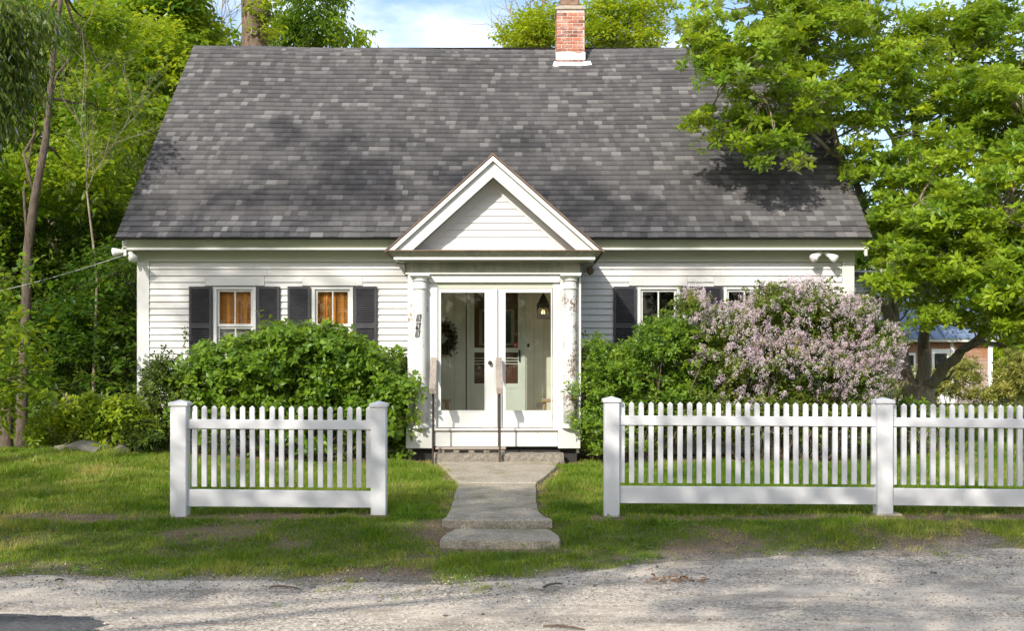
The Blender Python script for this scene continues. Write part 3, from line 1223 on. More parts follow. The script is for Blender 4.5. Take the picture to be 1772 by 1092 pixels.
z = ZB + .2
r_ = 0
while z + BH < ZT + .001:
    off = 0 if r_ % 2 else BL * .5
    for axis in (0, 1, 2):
        lo, hi = (CX0, CX1) if axis == 0 else (CY0 + .09, CY1)
        x = lo - off
        while x < hi - .01:
            a = max(x, lo); b_ = min(x + BL - .011, hi)
            if b_ - a > .03:
                t = rr.choice([0, 1, 2, 2, 3, 3])
                w = round(b_ - a, 2)
                if axis == 0:
                    link('brick', brickmesh(w, .09, t), ch, (a, CY0 - rr.uniform(0, .003) - HO.y, z))
                elif axis == 1:
                    link('brick', brickmesh(.09, w, t), ch, (CX0 - rr.uniform(0, .003), a - HO.y, z))
                else:
                    link('brick', brickmesh(.09, w, t), ch, (CX1 - .09 + rr.uniform(0, .003), a - HO.y, z))
            x += BL
    z += BM
    r_ += 1
hb('cap', M_capstone, CX0 - .015, CX1 + .02, CY0 - .02, CY1 + .02, ZT, ZT + .045, parent=ch, c=.01)
mb = MB()
vs = []
for (e, zz) in ((.01, ZT + .046), (-.07, ZT + .10)):
    vs += [(CX0 - e, CY0 - e, zz), (CX1 + e, CY0 - e, zz), (CX1 + e, CY1 + e, zz), (CX0 - e, CY1 + e, zz)]
mb.add(vs, [(0, 3, 2, 1), (4, 5, 6, 7), (0, 1, 5, 4), (1, 2, 6, 5), (2, 3, 7, 6), (3, 0, 4, 7)])
hbuild('crown_slope', mb, M_capstone, ch)
hb('flue', M_copper, CX0 + .08, CX1 - .09, CY0 + .09, CY1 - .09, ZT + .1, ZT + .42, parent=ch, c=.02)
# white lead flashing
def rv(y_): return (y_ - EY0) / (RY - EY0)
mb = MB()
v0 = rv(CY0 - .07)
pts = [roofp(CX0 - .07, v0, .022), roofp(CX0 - .03, v0 - .006, .022), roofp(CX0 + .1, v0, .022), roofp(CX1 - .1, v0 - .003, .022), roofp(CX1 + .12, v0 + .002, .022), roofp(CX1 + .1, rv(CY0) + .01, .022), roofp(CX0 - .04, rv(CY0) + .01, .022)]
mb.add(pts, [tuple(range(7))])
mb.add([(CX0 - .008, CY0 - .009, 6.78), (CX1 + .008, CY0 - .009, 6.78), (CX1 + .008, CY0 - .009, 6.92), (CX1 - .1, CY0 - .009, 6.90), (CX0 + .2, CY0 - .009, 6.93), (CX0 - .008, CY0 - .009, 6.91)], [tuple(range(6))])
mb.add([(CX0 - .008, CY0 - .009, 6.78), (CX0 - .008, CY0 - .009, 6.91), (CX0 - .008, CY1, 7.2), (CX0 - .008, CY1, 7.0)], [(0, 1, 2, 3)])
hbuild('flashing', mb, M_whitelead, ch)

# ---- porch (parts of the house)
PY = 15.30
def px_(p): return PX(p, PY)
def pz_(p): return PZ(p, PY)
FL = .49        # vestibule floor
x0, x1 = px_(703), px_(1005)
hb('porch_floor', M_benchwood, x0 + .03, x1 - .03, PY + .03, WY, FL - .05, FL)
for sx in (x0 + .02, x1 - .06):
    hb('porch_side_wall', M_trim, sx, sx + .04, PY + .03, WY - .02, .2, 2.62)
hb('porch_lining', M_cream, x0 + .065, x0 + .08, PY + .1, WY - .03, FL, 2.6)
hb('porch_lining', M_cream, x1 - .08, x1 - .065, PY + .1, WY - .03, FL, 2.6)
hb('porch_ceiling', M_trim, x0 + .03, x1 - .03, PY + .03, WY - .02, 2.60, 2.63)
# skirt board, plinth, sill
hb('skirt_board', M_skirt, px_(752), px_(965), PY - .03, PY + .02, pz_(773), pz_(748), c=.004)
hb('plinth', M_skirt, px_(965) + .003, px_(1004), PY - .065, PY + .04, pz_(776), pz_(741), c=.006)
hb('plinth', M_skirt, px_(703), px_(752) - .003, PY - .065, PY + .04, pz_(776), pz_(741), c=.006)
hb('door_sill', M_skirt, px_(749), px_(966), PY - .06, PY + .05, pz_(745.5), pz_(741.5), c=.005)
hb('sill_gap', M_greywood, px_(752), px_(965), PY - .036, PY + .02, pz_(747.8), pz_(745.7))
hb('porch_foundation', M_dark, x0 + .05, x1 - .05, PY + .05, PY + .1, .02, .30)
# door frame
hb('jamb', M_door, px_(742), px_(757), PY + .02, PY + .10, pz_(741), pz_(489))
hb('jamb', M_door, px_(957), px_(969), PY + .02, PY + .10, pz_(741), pz_(489))
hb('lintel', M_trim, px_(742), px_(969), PY - .02, PY + .10, pz_(489) + .001, pz_(475), c=.004)
hb('door_head', M_eave, px_(757), px_(957), PY + .03, PY + .10, pz_(499), pz_(489))
for a, b_ in ((706, 716.5), (1001.5, 1005)):
    hb('pilaster', M_column if a < 800 else M_trim, px_(a), px_(b_), PY - .04, PY + .04, pz_(741), pz_(475))
for a, b_ in ((716.8, 741.8), (969.2, 1001.2)):
    hb('pilaster_back', M_column, px_(a), px_(b_), PY - .005, PY + .04, pz_(741), pz_(475))
for cxp in (727.5, 986.5):
    cx = px_(cxp)
    R = .092
    cy = PY - .045
    t = link('column', None, house)
    zt_ = pz_(476); zb_ = pz_(741)
    mb = MB().lathe([(R * 1.02, zb_ + .07), (R, zb_ + .5), (R * .93, zt_ - .22), (R * .93, zt_ - .20), (R * 1.06, zt_ - .195), (R * 1.06, zt_ - .18), (R * .93, zt_ - .175), (R * .93, zt_ - .09)], cx, cy, 28)
    hbuild('shaft', mb, M_column if cxp < 800 else M_column_worn, t, True)
    mb = MB().lathe([(R * .95, zt_ - .09), (R * 1.12, zt_ - .085), (R * 1.12, zt_ - .072), (R * 1.0, zt_ - .066), (R * 1.05, zt_ - .055), (R * 1.35, zt_ - .03), (R * 1.35, zt_ - .026)], cx, cy, 28)
    hbuild('capital', mb, M_trim, t)
    hb('abacus', M_trim, cx - R * 1.5, cx + R * 1.5, cy - R * 1.5, cy + R * .9, zt_ - .025, zt_ - .001, parent=t, c=.003)
    mb = MB().lathe([(R * 1.3, zb_ + .001), (R * 1.34, zb_ + .02), (R * 1.25, zb_ + .04), (R * 1.1, zb_ + .05), (R * 1.12, zb_ + .07)], cx, cy, 28)
    hbuild('base', mb, M_skirt, t)
# house number tiles 3 4 3 on the left column
cx = px_(727.5)
SEG = {'3': [(0, 1, 1, 1), (1, 1, 1, 0), (0, .5, 1, .5), (0, 0, 1, 0)], '4': [(0, 1, 0, .45), (0, .45, 1, .45), (.75, 1, .75, 0)]}
for k, (ypx, d, lx) in enumerate(((551, '3', 725.0), (565, '4', 724.0), (578, '3', 723.2))):
    t = link('number_tile', None, house)
    xc = px_(lx + 1.0); zc = pz_(ypx)
    yt = PY - .045 - .0945
    mb = MB()
    w2, h2 = .030, .046
    mb.prism_y([(-w2 - .007, -h2), (w2 - .007, -h2), (w2 + .007, h2), (-w2 + .007, h2)], 0, .006)
    build('tile', mb, M_num, t, loc=(xc, yt - HO.y, zc))
    mb = MB()
    for (a, b_, c_, e) in SEG[d]:
        X0 = (min(a, c_) - .5) * .03 + .0; X1 = (max(a, c_) - .5) * .03; Z0 = (min(b_, e) - .5) * .06; Z1 = (max(b_, e) - .5) * .06
        mb.box(X0 - .0035, X1 + .0035, -.003, .0, Z0 - .0035, Z1 + .0035)
    build('digit', mb, M_numw, t, loc=(xc, yt - HO.y - .0003, zc))

# entablature
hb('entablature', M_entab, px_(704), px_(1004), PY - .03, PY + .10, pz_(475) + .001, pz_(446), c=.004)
hb('fillet', M_trim, px_(702), px_(1006), PY - .06, PY + .05, pz_(475) + .001, pz_(472.5))
GY = 14.97
def gx(p): return PX(p, GY)
def gz_(p): return PZ(p, GY)
ax, az = gx(853), gz_(267)
lx_, rx_, bz = gx(669), gx(1042), gz_(434)
# cornice under the pediment: crown + bead + soffit
mb = MB().prism_x([(GY + .0, bz - .0), (GY + .10, bz - .075), (PY + .1, bz - .075), (PY + .1, bz)], lx_ + .0, rx_ - .0, .0, .0)
vv = []
for (x, y, z_) in mb.v:
    t = (bz - z_) / .075
    x = x + .075 * t if x < 0 else x - .075 * t
    vv.append((x, y, z_))
mb.v = vv
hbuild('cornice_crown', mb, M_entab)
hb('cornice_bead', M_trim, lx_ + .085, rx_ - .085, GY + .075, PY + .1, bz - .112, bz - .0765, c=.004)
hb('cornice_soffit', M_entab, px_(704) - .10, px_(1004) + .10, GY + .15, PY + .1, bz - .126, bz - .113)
hb('cornice_flashing', M_copper, lx_ - .005, rx_ + .005, GY - .01, PY + .02, bz + .001, bz + .012)
for sx in (-1, 1):
    xa = PL if sx < 0 else PR
    x0_, x1_ = (lx_ + .1, xa + .02) if sx < 0 else (xa - .02, rx_ - .1)
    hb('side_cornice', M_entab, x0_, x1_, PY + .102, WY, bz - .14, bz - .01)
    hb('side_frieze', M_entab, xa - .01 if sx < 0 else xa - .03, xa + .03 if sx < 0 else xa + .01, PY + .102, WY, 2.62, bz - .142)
# tympanum
mb = MB().prism_y([(lx_ + .2, bz + .013), (rx_ - .2, bz + .013), (ax, az - .16)], PY + .03, PY + .06)
hbuild('tympanum', mb, M_siding)
slope = (az - bz) / (ax - lx_)
hb('tympanum_board', M_trim, lx_ + .30, rx_ - .30, PY - .012, PY + .028, bz + .013, bz + .125)
zz = bz + .128
while True:
    top = zz + EXPO
    # half-width available inside the rake trims
    cut = .235
    xl = lx_ + (zz - bz) / slope + cut * 1.45
    xr = rx_ - (zz - bz) / ((az - bz) / (rx_ - ax)) - cut * 1.45
    xl2 = lx_ + (top - bz) / slope + cut * 1.45
    xr2 = rx_ - (top - bz) / ((az - bz) / (rx_ - ax)) - cut * 1.45
    if xr2 - xl2 < .04:
        break
    mb = MB().add([(xl, PY - .001, zz), (xr, PY - .001, zz), (xr2, PY + .012, top + .008), (xl2, PY + .012, top + .008),
                   (xl, PY + .028, zz), (xr, PY + .028, zz), (xr2, PY + .028, top + .008), (xl2, PY + .028, top + .008)],
                  [(0, 1, 2, 3), (1, 0, 4, 5), (0, 3, 7, 4), (2, 1, 5, 6), (3, 2, 6, 7)])
    hbuild('clapboard', mb, M_siding)
    zz = top


def rake(name, m, d0, d1, y0, y1, zlift=0.0):
    """board following both slopes, offset d0..d1 inward (perpendicular), between y0..y1"""
    for s, ex in ((1, lx_), (-1, rx_)):
        v = Vector((ax - ex, 0, az - bz)); v.normalize()
        n = Vector((v.z * s, 0, -v.x * s))              # inward normal
        if n.z > 0: n = -n
        A = Vector((ex, 0, bz)); B = Vector((ax, 0, az))
        # trim at apex vertical plane x = ax, at foot horizontal z = bz
        def foot(d):
            p = A + n * d
            t = (bz + .013 - p.z) / v.z
            return p + v * t
        def peak(d):
            p = B + n * d
            t = (ax - p.x) / v.x
            return p + v * t
        poly = [foot(d1), peak(d1), peak(d0), foot(d0)]
        pp = [(p.x, p.z) for p in poly]
        if s < 0: pp = pp[::-1]
        mb = MB().prism_y(pp, y0, y1)
        hbuild(name, mb, m)


rake('rake_moulding', M_trim, .012, .062, GY, PY + .03)
rake('rake_board', M_trim, .064, .215, GY + .055, GY + .10)
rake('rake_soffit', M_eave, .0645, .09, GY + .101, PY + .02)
rake('rake_trim', M_trim, .20, .30, PY - .008, PY + .029)
# porch roof slabs
for s, ex in ((1, lx_), (-1, rx_)):
    v = Vector((ax - ex, 0, az - bz)).normalized()
    A = Vector((ex, 0, bz)) - v * .03
    B = Vector((ax, 0, az))
    up_ = Vector((-v.z * s, 0, v.x * s))
    if up_.z < 0: up_ = -up_
    for nm, m_, h0, h1, yo in (('porch_roof_edge', M_copper, .0, .010, -.012), ('porch_roof', M_shingle, .011, .024, -.005)):
        pts = [A + up_ * h0, B + up_ * h0, Vector((ax, 0, (B + up_ * h1).z + .01)), A + up_ * h1]
        pp = [(p.x, p.z) for p in pts]
        if s < 0: pp = pp[::-1]
        o = hbuild(nm, MB().prism_y(pp, GY + yo, 17.4), m_)
        settint(o.data, .15)

# double glazed porch doors
for (a, b_, ga, gb_, hinge) in ((757.5, 856, 760.5, 840, 'l'), (858.5, 956.5, 872.5, 955, 'r')):
    d = link('porch_door', None, house)
    xa, xb, xg0, xg1 = px_(a) + .006, px_(b_) - .004, px_(ga) + .006, px_(gb_)
    zt_, zb_ = pz_(499) - .004, pz_(741) + .006
    zg0, zg1 = pz_(712), pz_(504.5)
    y0, y1 = PY + .035, PY + .075
    mb = MB().box(xa, xg0, y0, y1, zb_, zt_).box(xg1, xb, y0, y1, zb_, zt_)
    mb.box(xg0, xg1, y0 + .001, y1 - .001, zb_, zg0).box(xg0, xg1, y0 + .001, y1 - .001, zg1, zt_)
    hbuild('leaf_frame', mb, M_door, d)
    e = .012
    mb = MB().box(xg0, xg0 + e, y0 - .006, y0 + .0, zg0, zg1).box(xg1 - e, xg1, y0 - .006, y0, zg0, zg1)
    mb.box(xg0 + e, xg1 - e, y0 - .006, y0, zg0, zg0 + e).box(xg0 + e, xg1 - e, y0 - .006, y0, zg1 - e, zg1)
    hbuild('glazing_bead', mb, M_door, d)
    hb('pane', M_glass, xg0, xg1, y0 + .018, y0 + .021, zg0, zg1, parent=d)
    if hinge == 'l':
        hb('astragal', M_door, px_(853.5), px_(861), y0 - .03, y0 - .002, zb_, zt_, parent=d, c=.006)
        mb = MB().lathe([(.004, -.02), (.022, -.018), (.03, 0), (.022, .018), (.012, .022), (.01, .05)], 0, 0, 14)
        k_ = build('knob', mb, M_iron, d, True, loc=(px_(848), y0 - HO.y - .045, pz_(628)), rot=(-PI / 2, 0, 0))
# vestibule back wall (on the house wall)
BY = WY - .03
def bx_(p): return PX(p, BY)
hb('back_wall', M_cream, bx_(735), bx_(803), BY, BY + .03, FL, 2.6)
hb('back_wall', M_cream, bx_(909), bx_(985), BY, BY + .03, FL, 2.6)
hb('door_casing', M_cream, bx_(803) + .002, bx_(814), BY - .02, BY + .02, FL, 2.55)
hb('door_casing', M_sage, bx_(903), bx_(909) - .002, BY - .02, BY + .02, FL, 2.55)
for p_ in (786, 924, 941):
    hb('board_groove', M_greywood, bx_(p_), bx_(p_) + .004, BY - .0015, BY + .001, FL, 2.6)
hb('door_shadow_strip', M_dark, bx_(806), bx_(808), BY - .024, BY - .021, FL, 2.5)  # dark strip laid on the casing to draw the shadow line
sd = link('storm_door', None, house)
dx0, dx1 = bx_(814) + .002, bx_(903) - .002
def bz_(p): return PZ(p, BY)
mb = MB()
st = .055
mb.box(dx0, dx0 + st, BY - .005, BY + .02, FL, 2.52).box(dx1 - st, dx1, BY - .005, BY + .02, FL, 2.52)
for a, b_ in ((478, 490), (602, 610), (664, 672), (742, 750)):
    z1_, z0_ = bz_(a), bz_(b_)
    mb.box(dx0 + st, dx1 - st, BY - .004, BY + .019, max(z0_, FL), z1_)
mb.box(dx0 + st, dx1 - st, BY + .004, BY + .012, FL, bz_(672))
hbuild('door_frame', mb, M_sage, sd)
for p in (620, 625, 630):
    hb('grille_bar', M_sage, dx0 + st, dx1 - st, BY - .003, BY + .004, bz_(p) - .004, bz_(p) + .004, parent=sd)
hb('screen', M_screen, dx0 + st, dx1 - st, BY + .006, BY + .008, bz_(664), bz_(490), parent=sd)
hb('handle', M_iron, dx1 - .045, dx1 - .02, BY - .035, BY - .006, bz_(626), bz_(606), parent=sd, c=.006)
hb('sticker', M_red, bx_(888), bx_(895.5), BY - .008, BY - .0055, bz_(601), bz_(593), parent=sd)
mb = MB().box(bx_(890), bx_(893.5), BY - .0095, BY - .0082, bz_(598), bz_(596)).box(bx_(891.2), bx_(892.2), BY - .0095, BY - .0083, bz_(599.5), bz_(594.5))
hbuild('emblem', mb, M_numw, sd)
idr = link('inner_door', None, house)
hb('panel', M_redwood, dx0, dx1, BY + .024, BY + .045, FL, 2.55, parent=idr)
hb('panel_rail', M_redwood, dx0 + .08, dx1 - .08, BY + .021, BY + .0235, bz_(612), bz_(604), parent=idr)
fx0, fx1 = bx_(829), bx_(890)
mb = MB().box(fx0, fx0 + .05, BY + .014, BY + .0235, bz_(598), bz_(535)).box(fx1 - .05, fx1, BY + .014, BY + .0235, bz_(598), bz_(535))
mb.box(fx0 + .05, fx1 - .05, BY + .014, BY + .0235, bz_(598), bz_(594)).box(fx0 + .05, fx1 - .05, BY + .014, BY + .0235, bz_(539), bz_(535))
hbuild('window_frame', mb, M_trim, idr)
hb('window_pane', M_picglass, fx0 + .05, fx1 - .05, BY + .019, BY + .0232, bz_(594), bz_(539), parent=idr)
mb = MB().lathe([(.026, 0), (.026, .006), (.018, .012), (.008, .016)], 0, 0, 16)
bell = build('doorbell', mb, M_iron, house, loc=(bx_(914), BY - HO.y - .001, bz_(598)), rot=(PI / 2, 0, 0), scale=(.8, 1.2, 1))
hb('outlet', M_blind, bx_(928), bx_(937), BY - .006, BY - .001, bz_(706), bz_(697))

# rear wing seen past the right corner
wg = link('rear_wing', None, house)
WGY = 22.3
wgx1 = PX(1541, WGY)
hb('wall', M_siding, HX1 - .4, wgx1 - .01, WGY + .02, 27, -.1, 3.30, parent=wg)
z = 3.25
while z > .1:
    link('clapboard', unitboard, wg, (HX1 + .02, WGY + .02 - HO.y, z - .13), (0, 0, 0), (wgx1 - .16 - HX1, 1, 1.35))
    z -= .13
hb('corner_board', M_trim, wgx1 - .13, wgx1, WGY - .02, WGY + .02, 0, 3.3, parent=wg)
mb = MB().add([(HX1 + .0, WGY - .25, 3.35), (wgx1 + .25, WGY - .25, 3.1), (wgx1 + .25, 27, 3.1), (HX1, 27, 3.35), (HX1 + .0, WGY - .25, 3.41), (wgx1 + .25, WGY - .25, 3.16), (wgx1 + .25, 27, 3.16), (HX1, 27, 3.41)],
              [(0, 3, 2, 1), (4, 5, 6, 7), (0, 1, 5, 4), (1, 2, 6, 5), (2, 3, 7, 6), (3, 0, 4, 7)])
o = hbuild('wing_roof', mb, M_shingle, wg)
settint(o.data, .2)
hb('window', M_dark, PX(1500, WGY), PX(1522, WGY), WGY - .012, WGY + .0, PZ(600, WGY), PZ(545, WGY), parent=wg)

# ------------------------------------------------------------------ small things at the porch
step = empty('granite_step', 'long rough granite step at the foot of the double porch doors', 'step', (-.18, 15.0, .1))
def rough_block(name, x0, x1, y0, y1, z0, z1, m, parent, seed, org):
    bmx = 14; bmy = 4; bmz = 3
    r = np.random.default_rng(seed)
    V = []; idx = {}
    def vid(i, j, k):
        if (i, j, k) not in idx:
            x = x0 + (x1 - x0) * i / bmx; y = y0 + (y1 - y0) * j / bmy; z = z0 + (z1 - z0) * k / bmz
            e = .008
            d = r.normal(size=3) * .005
            if k == bmz and (i in (0, bmx) or j in (0, bmy)): z -= e
            if k == bmz and j == 0: y += e
            idx[(i, j, k)] = len(V)
            V.append((x + d[0] - org[0], y + d[1] - org[1], z + d[2] - org[2]))
        return idx[(i, j, k)]
    fs = []
    for i in range(bmx):
        for j in range(bmy):
            fs.append((vid(i, j, bmz), vid(i + 1, j, bmz), vid(i + 1, j + 1, bmz), vid(i, j + 1, bmz)))
        for k in range(bmz):
            fs.append((vid(i, 0, k), vid(i + 1, 0, k), vid(i + 1, 0, k + 1), vid(i, 0, k + 1)))
    for j in range(bmy):
        for k in range(bmz):
            fs.append((vid(0, j + 1, k), vid(0, j, k), vid(0, j, k + 1), vid(0, j + 1, k + 1)))
            fs.append((vid(bmx, j, k), vid(bmx, j + 1, k), vid(bmx, j + 1, k + 1), vid(bmx, j, k + 1)))
    return build(name, MB().add(V, fs), m, parent)
rough_block('block', PX(748, 14.9), PX(868, 14.9), 14.9, 15.24, .04, .222, M_granite, step, 1, step.location)
rough_block('block', PX(869, 14.9), PX(976, 14.9), 14.91, 15.24, .04, .217, M_granite, step, 2, step.location)
lb = empty('landing_board', 'weathered grey board resting on bricks above the granite step, left door side', 'board', (-.5, 15.1, .22))
box('plank', M_greywood, lb, -.52, .42, -.10, .10, .045, .072, c=.004)
for k in range(5):
    box('spacer', M_granite, lb, -.48 + .2 * k, -.40 + .2 * k, -.08, .09, .0, .0445)

for px, label in ((749, 'iron handrail with grey wooden grip, beside the bush at the left door'), (865, 'iron handrail with grey wooden grip, standing before the middle of the doors')):
    yb, yt = 14.82, 15.24
    X = PX(px, yb)
    hr = empty('handrail', label, 'handrail', (X, yb, .085), group='handrails at the porch step')
    build('post', MB().tube([(0, 0, -.05), (0, 0, .985)], .013, 8), M_iron, hr)
    build('rear_post', MB().tube([(-.02, yt - yb, .12), (-.02, yt - yb, 1.33)], .011, 8), M_iron, hr)
    w = .042
    mb = MB().add([(-w, -.07, .93), (w, -.07, .93), (w - .02, yt - yb + .03, 1.34), (-w - .02, yt - yb + .03, 1.34), (-w, -.085, 1.0), (w, -.085, 1.0), (w - .02, yt - yb + .03, 1.41), (-w - .02, yt - yb + .03, 1.41)],
                  [(0, 3, 2, 1), (4, 5, 6, 7), (0, 1, 5, 4), (1, 2, 6, 5), (2, 3, 7, 6), (3, 0, 4, 7)])
    build('grip', mb, M_greywood, hr)

# lantern
LY = 15.75
ln = empty('lantern', 'small black peaked lantern with glowing bulb hanging inside the porch', 'lantern', (PX(940, LY), LY, PZ(550, LY)))
h = lambda p: PZ(p, LY) - PZ(550, LY)
s_ = .08
mb = MB()
for sx in (-1, 1):
    for sy in (-1, 1):
        mb.box(sx * s_ - .008, sx * s_ + .008, sy * s_ - .008, sy * s_ + .008, 0, h(527))
mb.box(-s_ - .01, s_ + .01, -s_ - .01, s_ + .01, -.012, .014)
mb.box(-s_ - .01, s_ + .01, -s_ - .01, s_ + .01, h(530), h(526))
for sy in (-1, 1):
    mb.box(-s_, s_, sy * s_ - .003, sy * s_ + .003, .014, .05).box(-s_, s_, sy * s_ - .003, sy * s_ + .003, h(530) - .03, h(530))
    mb.box(-.006, .006, sy * s_ - .002, sy * s_ + .002, .05, h(530) - .03)
build('cage', mb, M_iron, ln)
mb = MB()
mb.lathe([(s_ * 1.5, h(527)), (s_ * 1.05, h(521)), (s_ * .45, h(511)), (.012, h(509)), (.008, h(504))], 0, 0, 4)
ca = math.cos(PI / 4); mb.v = [(x * ca - y * ca, x * ca + y * ca, z_) for x, y, z_ in mb.v]
build('roof_cap', mb, M_iron, ln)
build('chain', MB().tube([(0, 0, h(505)), (0, 0, 2.6 - PZ(550, LY))], .005, 5), M_iron, ln)
build('bulb', MB().lathe([(.004, .03), (.018, .035), (.026, .065), (.018, .095), (.004, .12)], 0, 0, 12), M_bulb, ln, True)

pl_d = bpy.data.lights.new('lantern_light', 'POINT')
pl_d.energy = 5
pl_d.color = (1, .66, .34)
pl_d.shadow_soft_size = .03
pl_o = bpy.data.objects.new('lantern_light', pl_d)
col.objects.link(pl_o)
pl_o.parent = ln
pl_o.location = (0, 0, .066)

# wreath
wr = empty('wreath', 'round dark dried wreath hung on the cream wall behind the left porch door', 'wreath', (PX(768, BY), BY - .05, PZ(586, BY)))
n = 1400
r = np.random.default_rng(5)
a = r.uniform(0, 2 * PI, n); rr_ = .125 + r.normal(size=n) * .035
P = np.stack([np.cos(a) * rr_, r.uniform(-.04, .03, n), np.sin(a) * rr_ * 1.35], 1)
D = unit(np.stack([np.cos(a), -np.ones(n) * .5, np.sin(a)], 1) + r.normal(size=(n, 3)) * .8)
LL = r.uniform(.02, .05, n)
link('foliage', leaf_mesh('foliage', P, D, r.normal(size=(n, 3)), LL, LL * .6, r.random(n), L_wreath, simple_=True), wr)
build('ring', MB().tube([(math.cos(t) * .12, 0, math.sin(t) * .12 * 1.3) for t in np.linspace(0, 2 * PI, 24)], .022, 6), M_twig, wr)

# benches / stools in the vestibule
for px0, px1, label, lean in ((752, 776, 'small wooden bench behind the glass of the left porch door', 1), (940, 962, 'small pale wooden stool behind the glass of the right porch door', -1)):
    SY = 16.1
    bx0, bx1 = PX(px0, SY), PX(px1, SY)
    bn = empty('stool', label, 'stool', ((bx0 + bx1) / 2, SY, FL))
    w = (bx1 - bx0) / 2 + .03
    zs = PZ(692, SY) - FL
    box('seat', M_benchwood, bn, -w, w, -.12, .14, zs - .035, zs + .005, c=.006)
    for sx in (-1, 1):
        for sy in (-1, 1):
            build('leg', MB().tube([(sx * w * .95, sy * .1, 0), (sx * w * .55, sy * .07, zs - .036)], [.02, .022], 6), M_benchwood, bn)
# wire carrier on right stool
wc = empty('wire_basket', 'thin wire basket frame standing on the right porch stool', 'basket', (PX(946, 16.1), 16.1, PZ(692, 16.1) + .008))
mb = MB()
mb.tube([(-.06, 0, 0), (-.055, 0, .2), (-.03, 0, .235), (.03, 0, .235), (.055, 0, .2), (.06, 0, 0)], .003, 5)
mb.tube([(-.06, 0, .004), (0, -.05, .004), (.06, 0, .004), (0, .05, .004), (-.06, 0, .004)], .003, 5)
build('wire_frame', mb, M_lampwhite, wc)

# floodlights
def floodlight(px, py, Y, dirs, label):
    t = empty('floodlight', label, 'floodlight', (PX(px, Y), Y, PZ(py, Y)), group='twin floodlights under the eaves')
    build('mount', MB().tube([(0, .10, .055), (0, 0, .05), (0, -.02, .03)], [.045, .045, .03], 10), M_lampwhite, t)
    for (dx, dy, dz) in dirs:
        v = Vector((dx, dy, dz)); v.normalize()
        L_ = link('lamp', None, t)
        pts = [v * s for s in (.02, .07, .075, .11, .115, .20, .235)]
        build('housing', MB().tube(pts, [.028, .030, .036, .036, .034, .062, .064], 14), M_lampwhite, L_, True)
        build('lens', MB().tube([v * .236, v * .245], [.056, .03], 14), M_glass if False else M_lampwhite, L_, True)
floodlight(1424, 435, 16.44, [(-.75, -.45, -.5), (.7, -.45, -.55)], 'twin floodlight on the frieze at the right end of the house')
floodlight(224, 434, 16.38, [(-.95, -.25, -.12), (.4, -.6, -.5)], 'twin floodlight at the left corner of the house beside the cable')

# cable
cb = empty('power_cable', 'pale overhead cable running from the woods to the left eave corner', 'cable', (HX0, 16.5, 3.0))
pts = []
A = Vector((PX(232, 16.55), 16.55, PZ(436, 16.55))); B = Vector((PX(-260, 19), 19, PZ(530, 19)))
for i in range(21):
    t = i / 20
    p = A.lerp(B, t); p.z -= .35 * math.sin(PI * t) * .6
    pts.append(p - cb.location)
build('wire', MB().tube(pts, .005, 6), M_iron_wire, cb)
pts2 = [Vector((p.x, p.y + .2, p.z - .06 - .25 * math.sin(PI * i / 20))) for i, p in enumerate(pts)]
pts2[0] = pts[0]
build('drop_wire', MB().tube(pts2, .003, 5), M_iron, cb)

# brown clump under the porch eave
ns = empty('debris_clump', 'small brown clump clinging under the right corner of the porch eave', 'nest', (PX(1021, 15.9), 15.9, PZ(466, 15.9)))
mb = MB().lathe([(.005, -.085), (.04, -.06), (.05, -.01), (.035, .03), (.045, .06), (.01, .10)], 0, 0, 9)
mb.v = [(x * random.uniform(.7, 1.4), y * random.uniform(.7, 1.3), z_) for x, y, z_ in mb.v]
build('clump', mb, M_nest, ns)

# ------------------------------------------------------------------ fences
picket_me = MB()
pw, pd, ph = .0225, .013, .74
picket_me.add([(-pw, -pd, 0), (pw, -pd, 0), (pw, pd, 0), (-pw, pd, 0), (-pw, -pd, ph - .02), (pw, -pd, ph - .02), (pw, pd, ph - .02), (-pw, pd, ph - .02), (0, 0, ph)],
              [(0, 1, 5, 4), (1, 2, 6, 5), (2, 3, 7, 6), (3, 0, 4, 7), (4, 5, 8), (5, 6, 8), (6, 7, 8), (7, 4, 8), (0, 3, 2, 1)])
picket_me = picket_me.mesh('picket', M_vinyl)


def f_x(p): return PX(p, FY)
def f_z(p): return PZ(p, FY)


def post(parent, pxc, ytop, ybot, org, wpx=27):
    h = link('post', None, parent)
    xc = f_x(pxc); w = wpx / 2 / 190.0
    zt_, zb_ = f_z(ytop + 9.2), f_z(ybot) - .03
    x, y = xc - org.x, 0
    mb = MB().cbox(x - w, x + w, -w, w, zb_ - org.z, zt_ - org.z, c=.006)
    build('shaft', mb, M_vinyl, h)
    e = .014
    mb = MB()
    z0 = zt_ - org.z - .004
    for (ww, zz) in ():
        pass
    vs = []
    for ww, zz in ((w + e, z0), (w + e, z0 + .026), (w + e - .006, z0 + .030), (.006, z0 + .052)):
        vs += [(x - ww, -ww, zz), (x + ww, -ww, zz), (x + ww, ww, zz), (x - ww, ww, zz)]
    fs = [(0, 3, 2, 1), (12, 13, 14, 15)]
    for k in range(3):
        for q in range(4):
            r_ = (q + 1) % 4
            fs.append((k * 4 + q, k * 4 + r_, k * 4 + 4 + r_, k * 4 + 4 + q))
    mb.add(vs, fs)
    build('cap', mb, M_vinyl, h)


